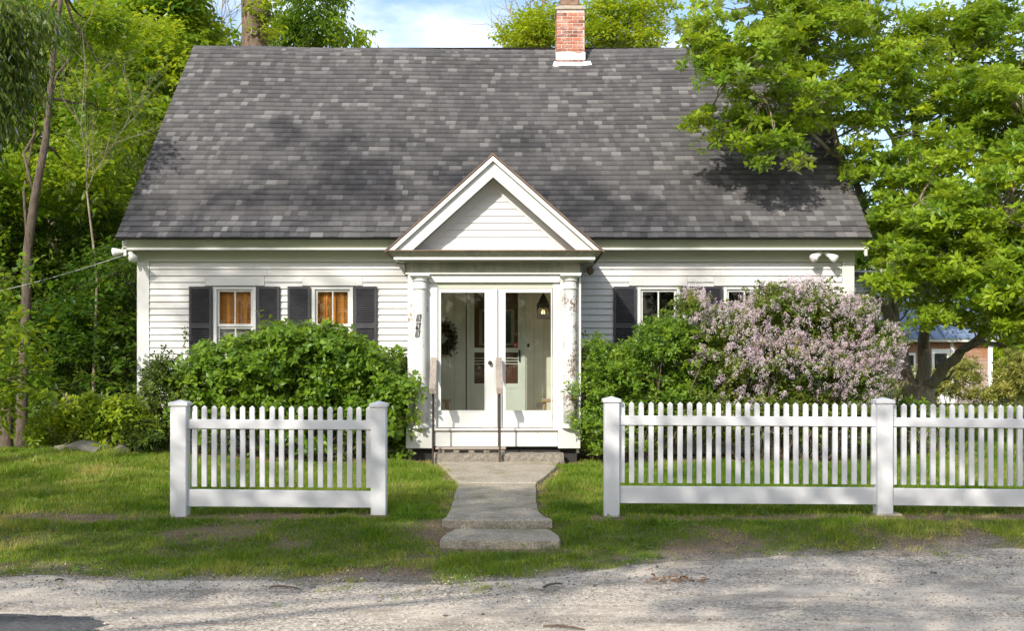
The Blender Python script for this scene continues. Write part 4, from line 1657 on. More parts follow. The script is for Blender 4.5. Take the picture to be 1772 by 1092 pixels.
def bay(parent, org, pxa, pxb, first, n, top, rail1, rail2):
    """top, rails: pixel rows at both ends (left, right)"""
    xa, xb = f_x(pxa) - org.x, f_x(pxb) - org.x
    for (t0, t1, b0, b1) in (rail1, rail2):
        d = .026
        za, zb_, zc, zd = f_z(t0) - org.z, f_z(t1) - org.z, f_z(b0) - org.z, f_z(b1) - org.z
        c = .004
        poly = []
        vs = []
        for x, zt_, zb2 in ((xa, za, zc), (xb, zb_, zd)):
            vs += [(x, -d, zb2 + c), (x, -d, zt_ - c), (x, -d + c, zt_), (x, d - c, zt_), (x, d, zt_ - c), (x, d, zb2 + c), (x, d - c, zb2), (x, -d + c, zb2)]
        fs = [tuple(range(8)), tuple(range(15, 7, -1))]
        for q in range(8):
            r_ = (q + 1) % 8
            fs.append((r_, q, 8 + q, 8 + r_))
        build('rail', MB().add(vs, fs), M_vinyl, parent)
    for i in range(n):
        px = first + 16.74 * i
        t = (px - pxa) / (pxb - pxa)
        zt_ = f_z(top[0] + (top[1] - top[0]) * t)
        link('picket', picket_me, parent, (f_x(px) - org.x + random.uniform(-.0015, .0015), 0, zt_ - .74 - org.z), (random.uniform(-.004, .004), random.uniform(-.005, .005), random.uniform(-.03, .03)))


fl = empty('picket_fence', 'short white picket fence panel with two capped posts, left of the path', 'fence', (f_x(484), FY, 0), group='white picket fences')
post(fl, 312, 692, 899.5, fl.location, 27.5)
post(fl, 656, 694, 896.5, fl.location, 26)
bay(fl, fl.location, 325, 643, 337, 19, (701.5, 703.7), (725.7, 727.8, 742, 744), (847, 850.5, 876.7, 879))
frr = empty('picket_fence', 'long white picket fence running off to the right from the path', 'fence', (f_x(1300), FY, 0), group='white picket fences')
post(frr, 1058, 686, 893, frr.location, 26)
post(frr, 1528, 688, 889, frr.location, 27)
post(frr, 1999, 690, 893, frr.location, 27)
bay(frr, frr.location, 1070, 1515, 1076, 27, (695, 698), (719.3, 722, 736, 738.5), (841.5, 844, 871, 873.3))
bay(frr, frr.location, 1541, 1987, 1547, 27, (698, 703.5), (722.6, 728, 738.5, 744), (845, 850, 874.5, 880))
build('base_block', MB().cbox(f_x(1512) - f_x(1300), f_x(1556) - f_x(1300), -.10, .12, f_z(900), f_z(888), c=.008), M_capstone, frr)
build('base_block', MB().cbox(f_x(297) - f_x(1300), f_x(327) - f_x(1300), -.09, .09, f_z(907), f_z(899), c=.008), M_capstone, None).parent = None
o = bpy.data.objects['base_block.001']; o.parent = fl; o.location.x = f_x(1300) - f_x(484)

# ------------------------------------------------------------------ shed
SHY = 38.0
sx0, sx1 = PX(1490, SHY), PX(1716, SHY)
shed = empty('shed', 'small cedar shingled shed with blue metal roof behind the right tree', 'shed', ((sx0 + sx1) / 2, SHY, .2))
so = shed.location
zt_ = PZ(592, SHY); zb_ = .15
box('wall', M_cream, shed, sx0 - so.x, sx1 - so.x, .03, 5, -.3, zt_ - so.z)
EXs = .127
ce = {}
tr = random.Random(9)
row = 0
z = zt_ - so.z - EXs
cnt = 0
tl, tr_ = PX(1645, SHY), PX(1651, SHY)
while z > zb_ - so.z - .1:
    frac = (zt_ - so.z - z) / (zt_ - zb_)
    for (xa, xb) in ((PX(1545, SHY), tl), (tr_, sx1 - .1)):
        if xb == tl and frac > .45: continue
        x = xa - tr.uniform(0, .15)
        while x < xb:
            w = tr.choice([.18, .24, .3])
            a_, b_ = max(x, xa), min(x + w, xb)
            if b_ - a_ > .04:
                t = min(1, max(0, frac * 1.3 - .12 + tr.uniform(-.15, .15)))
                key = round(t * 7)
                if key not in ce:
                    ce[key] = settint(MB().prism_x([(0, 0), (-.02, 0), (-.006, EXs + .01), (0, EXs + .01)], 0, 1).mesh('shingle', M_cedar), key / 7)
                link('shingle', ce[key], shed, (a_ - so.x, .028, z), (0, 0, 0), (b_ - a_ - .008, 1, 1))
                cnt += 1
            x += w
    z -= EXs
for a, b_ in ((1709.5, 1717),):
    box('corner_board', M_trimwhite, shed, PX(a, SHY) - so.x, PX(b_, SHY) - so.x, -.03, .06, -.2, zt_ - so.z)
box('door_trim', M_trimwhite, shed, tl - so.x, tr_ - so.x, -.04, .02, -.2, zt_ - so.z - .15)
box('door', M_trimwhite, shed, PX(1612, SHY) - so.x, tl - so.x - .02, -.02, .02, -.2, PZ(604, SHY) - so.z)
box('door_pane', M_dark, shed, PX(1617, SHY) - so.x, PX(1638, SHY) - so.x, -.03, -.021, PZ(650, SHY) - so.z, PZ(612, SHY) - so.z)
box('eave_board', M_trim, shed, sx0 - so.x, sx1 - so.x + .1, -.3, -.2, zt_ - so.z + .0, zt_ - so.z + .09)
wd = link('window', None, shed)
box('window_frame', M_trimwhite, wd, PX(1558, SHY) - so.x, PX(1584, SHY) - so.x, -.03, .02, PZ(642, SHY) - so.z, PZ(611, SHY) - so.z)
for q in range(2):
    box('pane', M_dark, wd, PX(1561 + 11 * q, SHY) - so.x, PX(1569.5 + 11 * q, SHY) - so.x, -.036, -.031, PZ(638, SHY) - so.z, PZ(615, SHY) - so.z)
rf = link('roof', None, shed)
mb = MB().add([(sx0 - so.x - .2, -.35, zt_ - so.z + .10), (sx1 - so.x + .12, -.35, zt_ - so.z + .10), (sx1 - so.x + .12, 2.6, 4.1 - .2), (sx0 - so.x - .2, 2.6, 4.1 - .2),
               (sx1 - so.x + .12, 5.4, 2.2), (sx0 - so.x - .2, 5.4, 2.2)], [(0, 1, 2, 3), (3, 2, 4, 5)])
build('roof_sheet', mb, M_metalroof, rf)
x = sx0 - so.x - .1
while x < sx1 - so.x + .1:
    mb = MB().add([(x, -.35, zt_ - so.z + .10), (x + .05, -.35, zt_ - so.z + .10), (x + .05, 2.6, 3.9), (x, 2.6, 3.9), (x, -.35, zt_ - so.z + .15), (x + .05, -.35, zt_ - so.z + .15), (x + .05, 2.6, 3.95), (x, 2.6, 3.95)],
                  [(4, 5, 6, 7), (0, 1, 5, 4), (1, 2, 6, 5), (3, 0, 4, 7)])
    build('seam', mb, M_metalroof, rf)
    x += .4

# ------------------------------------------------------------------ trees
# magnolia on the right
TY = 18.0
TX = PX(1588, TY)
TZ = float(gz(TX, TY)) - .1
mg = empty('magnolia_tree', 'spreading bright green tree with forked trunk overhanging the right roof end', 'tree', (TX, TY, TZ))


def tp(px, py, Y):
    return Vector((PX(px, Y), Y, PZ(py, Y)))


mb = MB()
nodes = []


def limb(pts, r0, r1, k=10):
    if r0 < .3: r0 *= .78; r1 *= .85
    P = []
    pts = [Vector(p) for p in pts]
    for i in range(len(pts) - 1):
        for t in (0, .33, .66):
            p = pts[i].lerp(pts[i + 1], t)
            if t: p += Vector((random.uniform(-1, 1), random.uniform(-1, 1), random.uniform(-1, 1))) * (pts[i + 1] - pts[i]).length * .045
            P.append(p)
    P.append(pts[-1])
    n = len(P)
    mb.tube([p - mg.location for p in P], [(r0 + (r1 - r0) * (i / (n - 1)) ** .8) * random.uniform(.92, 1.08) for i in range(n)], k)
    nodes.extend([p - mg.location for p in P])
    return P


base = Vector((TX, TY, TZ))
random.seed(4)
limb([base + Vector((0, 0, -.2)), base + Vector((0, 0, .25)), tp(1590, 700, TY), tp(1592, 665, TY)], .34, .22, 12)
limb([tp(1578, 690, TY), tp(1563, 630, TY), tp(1552, 575, TY), tp(1530, 530, TY - .2), tp(1500, 510, TY - .3)], .17, .09)
limb([tp(1552, 575, TY), tp(1542, 520, TY), tp(1528, 430, TY - .2), tp(1490, 340, TY - .3), tp(1462, 285, TY - .5), tp(1440, 210, TY - .8)], .13, .05)
limb([tp(1462, 285, TY - .5), tp(1425, 250, TY - .9), tp(1370, 190, TY - 1.4), tp(1290, 150, TY - 1.8), tp(1200, 110, TY - 2.0)], .05, .015, 7)
limb([tp(1440, 210, TY - .8), tp(1400, 120, TY - .8), tp(1330, 40, TY - 1), tp(1290, -20, TY - 1)], .05, .02, 7)
limb([tp(1596, 690, TY), tp(1600, 640, TY), tp(1598, 590, TY + .1), tp(1605, 500, TY + .2), tp(1585, 330, TY + .3), tp(1583, 200, TY + .3)], .16, .07)
limb([tp(1583, 210, TY + .3), tp(1565, 150, TY), tp(1520, 60, TY), tp(1490, -40, TY)], .06, .025, 7)
limb([tp(1583, 205, TY + .3), tp(1640, 120, TY + .3), tp(1670, 30, TY + .3), tp(1690, -60, TY + .2)], .06, .025, 7)
limb([tp(1598, 560, TY + .1), tp(1555, 300, TY + .8), tp(1545, 240, TY + .8), tp(1500, 190, TY + .6)], .06, .03, 7)
limb([tp(1596, 680, TY), tp(1625, 650, TY - .3), tp(1665, 605, TY - .7), tp(1720, 570, TY - 1.0), tp(1772, 540, TY - 1.3), tp(1840, 500, TY - 1.5)], .13, .05)
limb([tp(1660, 608, TY - .7), tp(1700, 590, TY - 1.2), tp(1735, 600, TY - 1.6), tp(1790, 590, TY - 2)], .06, .03, 7)
limb([tp(1605, 500, TY + .2), tp(1650, 380, TY - .4), tp(1700, 300, TY - .8), tp(1770, 200, TY - 1)], .07, .03, 7)
limb([tp(1600, 600, TY), tp(1640, 480, TY - 1.2), tp(1690, 420, TY - 2.0), tp(1740, 380, TY - 2.4)], .06, .025, 7)
limb([tp(1530, 440, TY - .2), tp(1560, 400, TY - 1.5), tp(1590, 350, TY - 2.2)], .05, .02, 7)
limb([tp(1605, 670, TY), tp(1640, 655, TY - .3), tp(1650, 640, TY - .5)], .035, .02, 6)
ells = []
def E(px, py, Y, rx, rz, ry=1.0):
    p = tp(px, py, Y) - mg.location
    s = Y / F
    ells.append((p.x, p.y, p.z, rx * s, ry, rz * s))
# over the roof
E(1235, 60, 16.0, 45, 40, .6); E(1320, 100, 16.2, 110, 75, .9); E(1250, 130, 16.0, 75, 55, .7); E(1290, 220, 16.3, 85, 48, .7)
E(1420, 80, 17, 110, 80, 1.0); E(1400, 200, 16.6, 85, 60, .9); E(1345, 20, 16.8, 100, 50, .9); E(1355, 265, 16.0, 48, 34, .45)
E(1480, 170, 17, 70, 60, .9); E(1210, 40, 16.6, 35, 35, .5); E(1440, 0, 17.3, 120, 60, .9)
# top centre/right
E(1560, 60, 18, 95, 62, 1.0); E(1690, 50, 18, 95, 60, 1.0); E(1760, 120, 17.8, 80, 100, 1.2); E(1640, 160, 17.6, 100, 55, 1.1); E(1560, 190, 17.6, 70, 50, .9)
E(1700, 230, 17.4, 90, 55, 1.1)
# lower right, near
E(1590, 330, 16.6, 85, 55, 1.0); E(1690, 330, 16.2, 100, 75, 1.1); E(1780, 300, 16.2, 70, 90, 1.0); E(1570, 420, 16.2, 75, 65, 1.0); E(1660, 430, 15.8, 100, 70, 1.1)
E(1760, 420, 15.8, 90, 90, 1.1); E(1600, 505, 16.2, 75, 42, .8); E(1700, 510, 15.8, 85, 55, .9); E(1790, 510, 15.8, 70, 65, .9); E(1535, 480, 16.4, 40, 45, .6); E(1545, 380, 16.4, 50, 50, .7)
E(1500, 235, 17.0, 45, 40, .6); E(1505, 290, 16.9, 40, 30, .5); E(1520, 120, 17.2, 60, 50, .9); E(1530, 300, 16.9, 60, 50, .8); E(1620, 260, 16.8, 70, 45, .9); E(1640, 380, 15.6, 90, 60, .8); E(1730, 480, 15.4, 90, 60, .8); E(1560, 470, 15.9, 60, 45, .7); E(1720, 170, 17.0, 70, 50, .9)
E(1755, 565, 15.6, 55, 26, .7); E(1640, 555, 15.9, 50, 22, .6)
E(1870, 300, 16.6, 80, 200, 1.3); E(1860, 80, 17.4, 90, 120, 1.3)
def clip_roof(P):
    x = P[:, 0] + mg.location.x; y = P[:, 1] + mg.location.y; z = P[:, 2] + mg.location.z
    zr = EZ0 + (y - EY0) * (RZ - EZ0) / (RY - EY0)
    inside = (x < RX1 + .1) & (y > EY0 - .15) & (z < zr + .18)
    wall = (x < RX1 + .1) & (y > EY0 - .15) & (z < 3.2)
    return ~(inside | wall)
cr_, C = crown('crown', mg, ells, 1150, 16, .27, L_mag, .118, 'rosette', k=7, wr=.42, flat=.38, shell=.45, seed=31, base=.64, updir=.75, theta=(0, 45), droop=.12, clip=clip_roof)
add_twigs(mb, nodes, C[clip_roof(C)], .014, 520, 3)
build('trunk', mb, M_barkg, mg, True)


def simple_tree(name, label, cat, base, lean, h, r0, ells, m_leaf, m_bark, n_sub, per, sub_r, L, seed, style='plate', k=6, wr=.55, base_t=.45, simple_=True,
                hang=0.0, flat=.4, group=None, twigs=160, shell=.5, trunk_pts=None, limbs=8, droop=.15, updir=.7):
    t = empty(name, label, cat, base, group)
    mb = MB()
    r = random.Random(seed)
    pts = trunk_pts or [(lean[0] * s * h + r.uniform(-.06, .06) * h * .15, lean[1] * s * h, s * h) for s in (0, .15, .3, .45, .6, .75, .9, 1)]
    n = len(pts)
    mb.tube(pts, [r0 * (1.25 if i == 0 else 1) * (1 - .72 * i / (n - 1)) for i in range(n)], 10)
    nodes = [Vector(p) for p in pts[n // 3:]]
    for i in range(limbs):
        e = ells[i % len(ells)]
        j = r.randrange(n // 3, n)
        q = branch_paths(mb, pts[j], (e[0] + r.uniform(-.4, .4) * e[3], e[1], e[2]), r0 * .28, r0 * .07, 5, .1, 6, seed * 31 + i)
        nodes += q
    ob_, C = crown('crown', t, ells, n_sub, per, sub_r, m_leaf, L, style, k, wr, flat, shell, seed, base_t, hang, simple_, droop, updir)
    add_twigs(mb, nodes, C, .012, twigs, seed)
    build('trunk', mb, m_bark, t, True)
    return t


def ell(base, px, py, Y, rpx, rpz, ry=1.5):
    s = Y / F
    return (PX(px, Y) - base[0], Y - base[1], PZ(py, Y) - base[2], rpx * s, ry, rpz * s)


def gbase(px, Y):
    x = PX(px, Y)
    return (x, Y, float(gz(x, Y)) - .1)


WOOD_BARE = []
# left wood -------------------------------------------------------
b0 = gbase(38, 19.5)
tpts = []
for (px, py) in ((34, 800), (38, 700), (44, 560), (48, 430), (60, 340), (78, 250), (86, 170), (92, 90), (108, -20), (120, -140)):
    tpts.append((PX(px, 19.5) - b0[0], 0, PZ(py, 19.5) - b0[2]))
tpts[0] = (tpts[0][0], 0, -.2)
simple_tree('woodland_tree', 'tall leaning brown trunk tree at the left edge in front of the woods', 'tree', b0, None, 0, .105,
            [ell(b0, 150, 60, 20.9, 90, 60, .8), ell(b0, 40, 20, 20.9, 60, 60, .8), ell(b0, 190, 190, 20.8, 70, 50, .8), ell(b0, 10, 320, 20.8, 55, 60, .8), ell(b0, 140, 300, 20.9, 60, 50, .8)],
            L_maple, M_bark, 110, 12, .45, .16, 41, base_t=.55, k=6, trunk_pts=tpts, simple_=False)
b1 = gbase(-110, 15.5)
simple_tree('woodland_tree', 'dark drooping leaved tree hanging into the top left corner', 'tree', b1, (0, 0), 8, .2,
            [ell(b1, -10, 50, 15.5, 45, 80, .6), ell(b1, 8, 150, 15.3, 26, 62, .4), ell(b1, -60, 120, 15.5, 60, 120, 1), ell(b1, 25, 15, 15.6, 40, 28, .5)],
            L_droop, M_bark, 110, 12, .26, .15, 42, hang=.9, wr=.25, k=8, base_t=.5, flat=1.1, simple_=False)
woods = [
    # px, Y, height, ellipsoids (px,py,rx,rz), leaf, label
    (215, 25, 11, [(215, 90, 100, 70), (250, 200, 85, 70), (190, 300, 80, 60), (300, 120, 50, 60)], L_maple, .72, 'yellow green maple beside the upper left roof edge'),
    (300, 27, 12, [(300, 60, 60, 60), (290, 20, 60, 50), (250, -10, 90, 50), (320, 110, 35, 40)], L_maple, .6, 'bright tree whose crown touches the left end of the ridge'),
    (130, 28, 12, [(120, 90, 90, 90), (60, 200, 80, 80), (150, 240, 80, 80), (20, 60, 80, 80)], L_wood, .65, 'leafy tree behind the leaning brown trunk'),
    (150, 23, 8.5, [(160, 400, 85, 70), (120, 480, 90, 60), (200, 340, 70, 60), (220, 470, 40, 60)], L_wood, .55, 'layered green tree behind the overhead cable'),
    (205, 21, 6.5, [(215, 480, 40, 45), (190, 560, 70, 50), (130, 600, 80, 45), (215, 640, 40, 50), (60, 560, 60, 60)], L_wood, .4, 'shaded understory tree at the left corner of the house'),
    (20, 22, 8, [(10, 420, 60, 70), (30, 500, 60, 60), (0, 340, 60, 60), (60, 640, 60, 60)], L_wood, .5, 'green tree left of the leaning trunk at mid height'),
    (90, 33, 13, [(90, 330, 120, 120), (200, 420, 90, 100), (20, 160, 120, 120), (250, 300, 60, 100)], L_wood, .5, 'deep woodland tree filling the gap behind the others'),
    (-70, 30, 13, [(-60, 300, 130, 160), (-60, 60, 120, 120)], L_wood, .5, 'woodland tree cut off by the left frame edge'),
]
for i, (px, Y, hh, el, lm, bt, lab) in enumerate(woods):
    b_ = gbase(px, Y)
    simple_tree('woodland_tree', lab, 'tree', b_, (random.uniform(-.05, .05), 0), hh, .16, [ell(b_, a, c, Y, r1, r2, 1.6) for a, c, r1, r2 in el],
                lm, M_bark, 185, 13, .46, .15 * Y / 22 if Y > 24 else .14, 50 + i, base_t=bt - .12, group='trees of the left wood', k=6)
for (px, Y, tops, lab, sd_) in ((150, 19.9, [(160, 60), (230, 200), (120, 220)], 'pale dead branches in the middle of the left wood', 15), (262, 22, [(230, 60), (250, 330), (290, 200), (200, 260)], 'thin dead branches beside the upper roof edge', 16)):
    WOOD_BARE.append((px, Y, tops, lab, sd_))
# near low branches at far left
b_ = gbase(-40, 14.5)
simple_tree('sapling', 'low sapling with large oval leaves at the left picture edge', 'tree', b_, (.02, 0), 2.2, .03,
            [ell(b_, 0, 590, 14.5, 55, 50, .5), ell(b_, 30, 660, 14.5, 55, 40, .5), ell(b_, -20, 690, 14.6, 50, 60, .5), ell(b_, 10, 480, 14.5, 30, 25, .3)],
            L_wood, M_bark, 32, 9, .22, .12, 71, base_t=.6, simple_=False, twigs=40, limbs=4)
# dark mass of the far wood
def far_wood(name, label_, ells, n_sub, per, sub_r, L, seed, m, bt):
    o, C = crown(name, None, ells, n_sub, per, sub_r, m, L, 'plate', 5, .6, .8, .35, seed, bt, 0, True)
    tag(o, label_, 'woods', kind='stuff')
    return o
fe = []
for px in range(-500, 340, 70):
    Y = 44
    for py, rz in ((640, 120), (480, 140), (310, 140), (150, 120)):
        s = Y / F
        fe.append((PX(px, Y), Y + random.uniform(-2, 2), PZ(py + random.uniform(-30, 30), Y), 75 * s, 2.5, rz * s * .8))
far_wood('woods', 'mass of distant woodland behind the trees on the left', fe, 900, 16, 1.2, .42, 81, L_wood, .4)
fe = []
for px in range(1500, 2400, 80):
    Y = 60
    s = Y / F
    for py in (600, 520, 470):
        fe.append((PX(px, Y), Y + random.uniform(-2, 2), PZ(py, Y), 70 * s, 3, 60 * s))
far_wood('woods', 'distant green woodland edge behind the shed on the right', fe, 420, 16, 1.4, .5, 82, L_maple, .6)

# behind the ridge ------------------------------------------------
b_ = gbase(441, 27)
t = empty('woodland_tree', 'thick scarred trunk rising behind the left part of the ridge', 'tree', b_)
mb = MB()
pts = []
for i, (px, py) in enumerate(((441, 660), (441, 300), (441, 90), (441, 70), (440, 45), (444, 25), (441, 5), (438, -60), (436, -200))):
    pts.append((PX(px, 27) - b_[0], 0, PZ(py, 27) - b_[2]))
pts[0] = (0, 0, -.2)
mb.tube(pts, [.40, .36, .33, .30, .31, .345, .31, .30, .26], 22)
pts = np.array(mb.v)
mb.v = [(x * (1 + .08 * math.sin(z_ * 9 + math.atan2(y, x) * 3)), y, z_) for x, y, z_ in mb.v]
build('trunk', mb, M_barkr, t, True)
kx, kz = PX(440, 26.7) - b_[0], PZ(54, 26.7) - b_[2]
mb = MB().tube([(kx + math.cos(a) * .07, -.30 + .01 * math.sin(a * 3), kz + math.sin(a) * .085) for a in np.linspace(0, 2 * PI, 14)], .022, 6)
build('knot', mb, M_barkg, t, True)
crown('crown', t, [ell(b_, 448, 10, 26.6, 14, 12, .3), ell(b_, 462, 33, 26.7, 7, 7, .3), ell(b_, 455, 52, 26.6, 6, 5, .2)], 14, 8, .22, L_maple, .13, 'plate', 6, .5, .7, .5, 91, .75)

b_ = gbase(540, 30)
simple_tree('background_tree', 'green tree with hanging leaves right of the thick trunk above the ridge', 'tree', b_, (0, 0), 9, .14,
            [ell(b_, 500, 55, 30, 32, 26, 1), ell(b_, 545, 30, 30, 38, 45, 1), ell(b_, 560, 70, 30, 35, 20, 1), ell(b_, 598, 50, 30, 13, 28, .6), ell(b_, 550, -10, 30, 45, 25, 1)],
            L_maple, M_bark, 60, 14, .42, .19, 92, base_t=.42, hang=.5, wr=.4, group='trees behind the roof ridge')
b_ = gbase(370, 31)
simple_tree('background_tree', 'low light green crown peeking over the ridge left of the thick trunk', 'tree', b_, (0, 0), 8, .1,
            [ell(b_, 350, 82, 31, 25, 14, 1), ell(b_, 395, 78, 31, 25, 20, 1)], L_maple, M_bark, 22, 12, .4, .16, 93, base_t=.7, group='trees behind the roof ridge')
b_ = gbase(915, 32)
simple_tree('background_tree', 'rounded light green crown left of the chimney', 'tree', b_, (0, 0), 10, .12,
            [ell(b_, 905, 62, 32, 38, 24, 1), ell(b_, 938, 40, 32, 16, 18, .8), ell(b_, 890, 55, 32, 16, 20, .7), ell(b_, 925, 75, 32, 30, 20, 1)],
            L_maple, M_bark, 60, 14, .34, .15, 94, base_t=.85, group='trees behind the roof ridge')
b_ = gbase(1060, 32)
simple_tree('background_tree', 'light green crown with open top right of the chimney', 'tree', b_, (0, 0), 11, .12,
            [ell(b_, 1030, 25, 32, 30, 30, 1), ell(b_, 1060, 40, 32, 42, 35, 1), ell(b_, 1040, 70, 32, 35, 20, 1), ell(b_, 1105, 72, 32, 30, 16, 1), ell(b_, 1120, 55, 32, 12, 20, .6),
             ell(b_, 1100, 10, 32, 35, 14, .8), ell(b_, 1150, 20, 32, 12, 6, .5), ell(b_, 1125, -5, 32, 22, 10, .8)],
            L_maple, M_bark, 95, 14, .36, .15, 95, base_t=.8, group='trees behind the roof ridge')


for px, Y, el, lab, bt, sd_ in ((1545, 36, [(1530, 440, 70, 60), (1570, 500, 60, 40), (1500, 400, 50, 60)], 'dark green tree seen between the right roof end and the magnolia', .35, 96),
                                (1700, 44, [(1700, 470, 120, 70), (1640, 400, 70, 60), (1780, 400, 70, 70)], 'green tree standing behind the shed', .6, 97)):
    b_ = gbase(px, Y)
    simple_tree('background_tree', lab, 'tree', b_, (0, 0), 8, .14, [ell(b_, a_, c_, Y, r1, r2, 1.5) for a_, c_, r1, r2 in el], L_wood if bt < .5 else L_maple, M_bark, 80, 13, .6, .24, sd_, base_t=bt)


def bare_tree(px, Y, label, tops, seed, r0=.06, ytop=110):
    b_ = gbase(px, Y)
    t = empty('bare_tree', label, 'tree', b_, group='leafless trees')
    mb = MB()
    r = random.Random(seed)
    P0 = [Vector((0, 0, -.2)), Vector((r.uniform(-.2, .2), 0, PZ(ytop + 150, Y) - b_[2])), Vector((0, 0, PZ(ytop, Y) - b_[2]))]
    mb.tube(P0, [r0 * 1.8, r0 * 1.3, r0], 8)
    def grow(p, d, L, rad, depth):
        pts = [p]
        q = p.copy(); dd = d.copy()
        for s in range(5):
            dd = (dd + Vector((r.uniform(-1, 1), r.uniform(-1, 1), r.uniform(-.4, .7))) * .22).normalized()
            q = q + dd * L / 5
            pts.append(q.copy())
        mb.tube(pts, [rad * (1 - .6 * s / 5) for s in range(6)], 5)
        if depth:
            for s in range(1, 6):
                for _ in range(r.choice([1, 1, 2])):
                    nd = (dd + Vector((r.uniform(-1, 1), r.uniform(-.7, .7), r.uniform(-.5, .9))) * 1.0).normalized()
                    grow(pts[s], nd, L * r.uniform(.4, .65), rad * .5, depth - 1)
    for (tx, ty) in tops:
        target = Vector((PX(tx, Y) - b_[0], r.uniform(-.8, .8), PZ(ty, Y) - b_[2]))
        d = (target - P0[-1])
        grow(P0[-1], d.normalized(), d.length, r0 * .55, 2)
    build('branches', mb, M_barkg, t)
bare_tree(380, 33, 'grey leafless tree left of the thick trunk', [(335, -10), (365, -40), (400, -30), (330, 40)], 5, .055)
bare_tree(930, 36, 'leafless branches showing left of the chimney', [(870, 0), (900, -40), (935, -60), (955, -30), (878, 50)], 6, .07)
bare_tree(1090, 36, 'leafless branches reaching out right of the chimney', [(1060, -30), (1100, -40), (1150, 20), (1140, 70), (1160, -10)], 7, .06)

for (px, Y, tops, lab, sd_) in WOOD_BARE:
    bare_tree(px, Y, lab, tops, sd_, .016, 330)
# trees across the road, behind the camera: they dapple the foreground
b_ = (-9.0, -.6, -.15)
simple_tree('roadside_tree', 'broad leafy tree across the road that shades the fence and verge', 'tree', b_, (0, 0), 7.5, .22,
            [(-.5, 1.1, 7.2, 2.6, 1.3, 1.1), (3.2, 1.0, 6.9, 2.2, 1.2, 1.1), (6.4, .9, 6.8, 2.2, 1.2, 1.0), (9.6, 1.0, 6.9, 2.0, 1.2, .9), (2.5, -2.6, 8.2, 2.4, .8, .8), (7.0, -3.4, 8.0, 2.4, .6, .8)], L_maple, M_bark, 230, 11, .55, .2, 101, base_t=.5, twigs=80, k=5)
b_ = (-14.0, -3.0, -.15)
simple_tree('roadside_tree', 'tall thin crowned tree across the road shading part of the roof', 'tree', b_, (0, 0), 18, .25,
            [(1.7, .5, 18.8, 1.5, 1.2, 1.3), (-.3, 0, 17.0, 1.6, 1.2, 1.0), (4.6, .5, 18.3, 1.3, 1, 1.0), (6.8, .5, 17.0, 1.2, 1, .8)], L_maple, M_bark, 62, 10, .5, .2, 102, base_t=.5, twigs=60, k=5)
fe = [(x_, -34 + 6 * abs(x_) / 60 + random.uniform(-2, 2), z_, 6, 3, 3.6) for x_ in range(-70, 75, 7) for z_ in (1.5, 5.5, 9.5)]  # unseen woods added behind the camera so the panes mirror something dark
far_wood('woods', 'unseen woodland added across the road to darken the reflections in the glass', fe, 1000, 14, 1.8, .7, 83, L_wood, .35)

# ------------------------------------------------------------------ shrubs
def shrub(name, label, base, ells, m_leaf, n_sub, per, sub_r, L, seed, style='rosette', k=5, wr=.55, base_t=.5, flat=.7, shell=.35, stems=30, updir=.45, top=.5,
          theta=(-10, 60), droop=.2, cat='shrub', simple_=False, clip=None, hang=0.0):
    t = empty(name, label, cat, base)
    o, C = crown('foliage', t, ells, n_sub, per, sub_r, m_leaf, L, style, k, wr, flat, shell, seed, base_t, hang, simple_, droop, updir, theta, .5, top, clip)
    mb = MB()
    r = random.Random(seed)
    for i in range(stems):
        c = C[r.randrange(len(C))]
        x0_ = c[0] * .45 + r.uniform(-.2, .2)
        branch_paths(mb, (x0_, c[1] * .4 + r.uniform(-.1, .1), -.02), (c[0], c[1], c[2]), .014, .004, 5, .1, 5, seed + i, sag=.05)
    build('stems', mb, M_twig, t)
    return t, C


b_ = gbase(520, 15.6); b_ = (b_[0], b_[1], .07)
WCL = lambda org: (lambda P: (P[:, 1] + org[1] < WY - .06) & (P[:, 2] + org[2] > .02) & ~((P[:, 0] + org[0] > px_(744)) & (P[:, 0] + org[0] < px_(975)) & (P[:, 1] + org[1] < 17)) & ~((P[:, 0] + org[0] > PL - .02) & (P[:, 0] + org[0] < PR + .02) & (P[:, 1] + org[1] > PY - .16)))
e_ = [ell(b_, a, c, 15.5, r1, r2, .75) for a, c, r1, r2 in ((400, 660, 85, 70), (480, 640, 85, 80), (560, 640, 90, 75), (640, 665, 75, 65), (690, 690, 50, 80), (450, 730, 110, 70), (570, 730, 120, 70), (670, 740, 72, 62), (340, 700, 50, 60), (500, 595, 55, 30), (575, 600, 50, 28))]
sh1, C1 = shrub('flowering_bush', 'large leafy green bush with oval leaves under the left windows', b_, e_, L_bush, 900, 9, .20, .094, 201, k=5, wr=.58, base_t=.6, clip=WCL(b_))
# shoots standing above the bush
mb = MB()
P = []; D = []
r = np.random.default_rng(3)
for (px, y0, y1) in ((455, 600, 540), (468, 600, 552), (500, 590, 555), (535, 590, 560), (600, 600, 572), (625, 620, 590), (395, 640, 600), (560, 590, 566), (700, 640, 612)):
    A = Vector((PX(px, 15.4) - b_[0], 15.4 - b_[1], PZ(y0, 15.4) - b_[2])); B = Vector((PX(px + r.uniform(-6, 6), 15.4) - b_[0], 15.35 - b_[1], PZ(y1, 15.4) - b_[2]))
    mb.tube([A, A.lerp(B, .5), B], [.006, .005, .003], 5)
    for s in np.linspace(0, 1, 7):
        for q in range(3):
            P.append(A.lerp(B, s)); D.append((r.normal(), r.normal() * .5, .5))
P = np.array([list(p) for p in P]); D = np.array(D)
LL = r.uniform(.06, .11, len(P))
build('shoots', mb, M_twig, sh1)
link('shoot_leaves', leaf_mesh('shoot_leaves', P, D, r.normal(size=P.shape) * .4 + np.array([0, 0, 1]), LL, LL * .5, r.uniform(.4, .9, len(P)), L_bush), sh1)

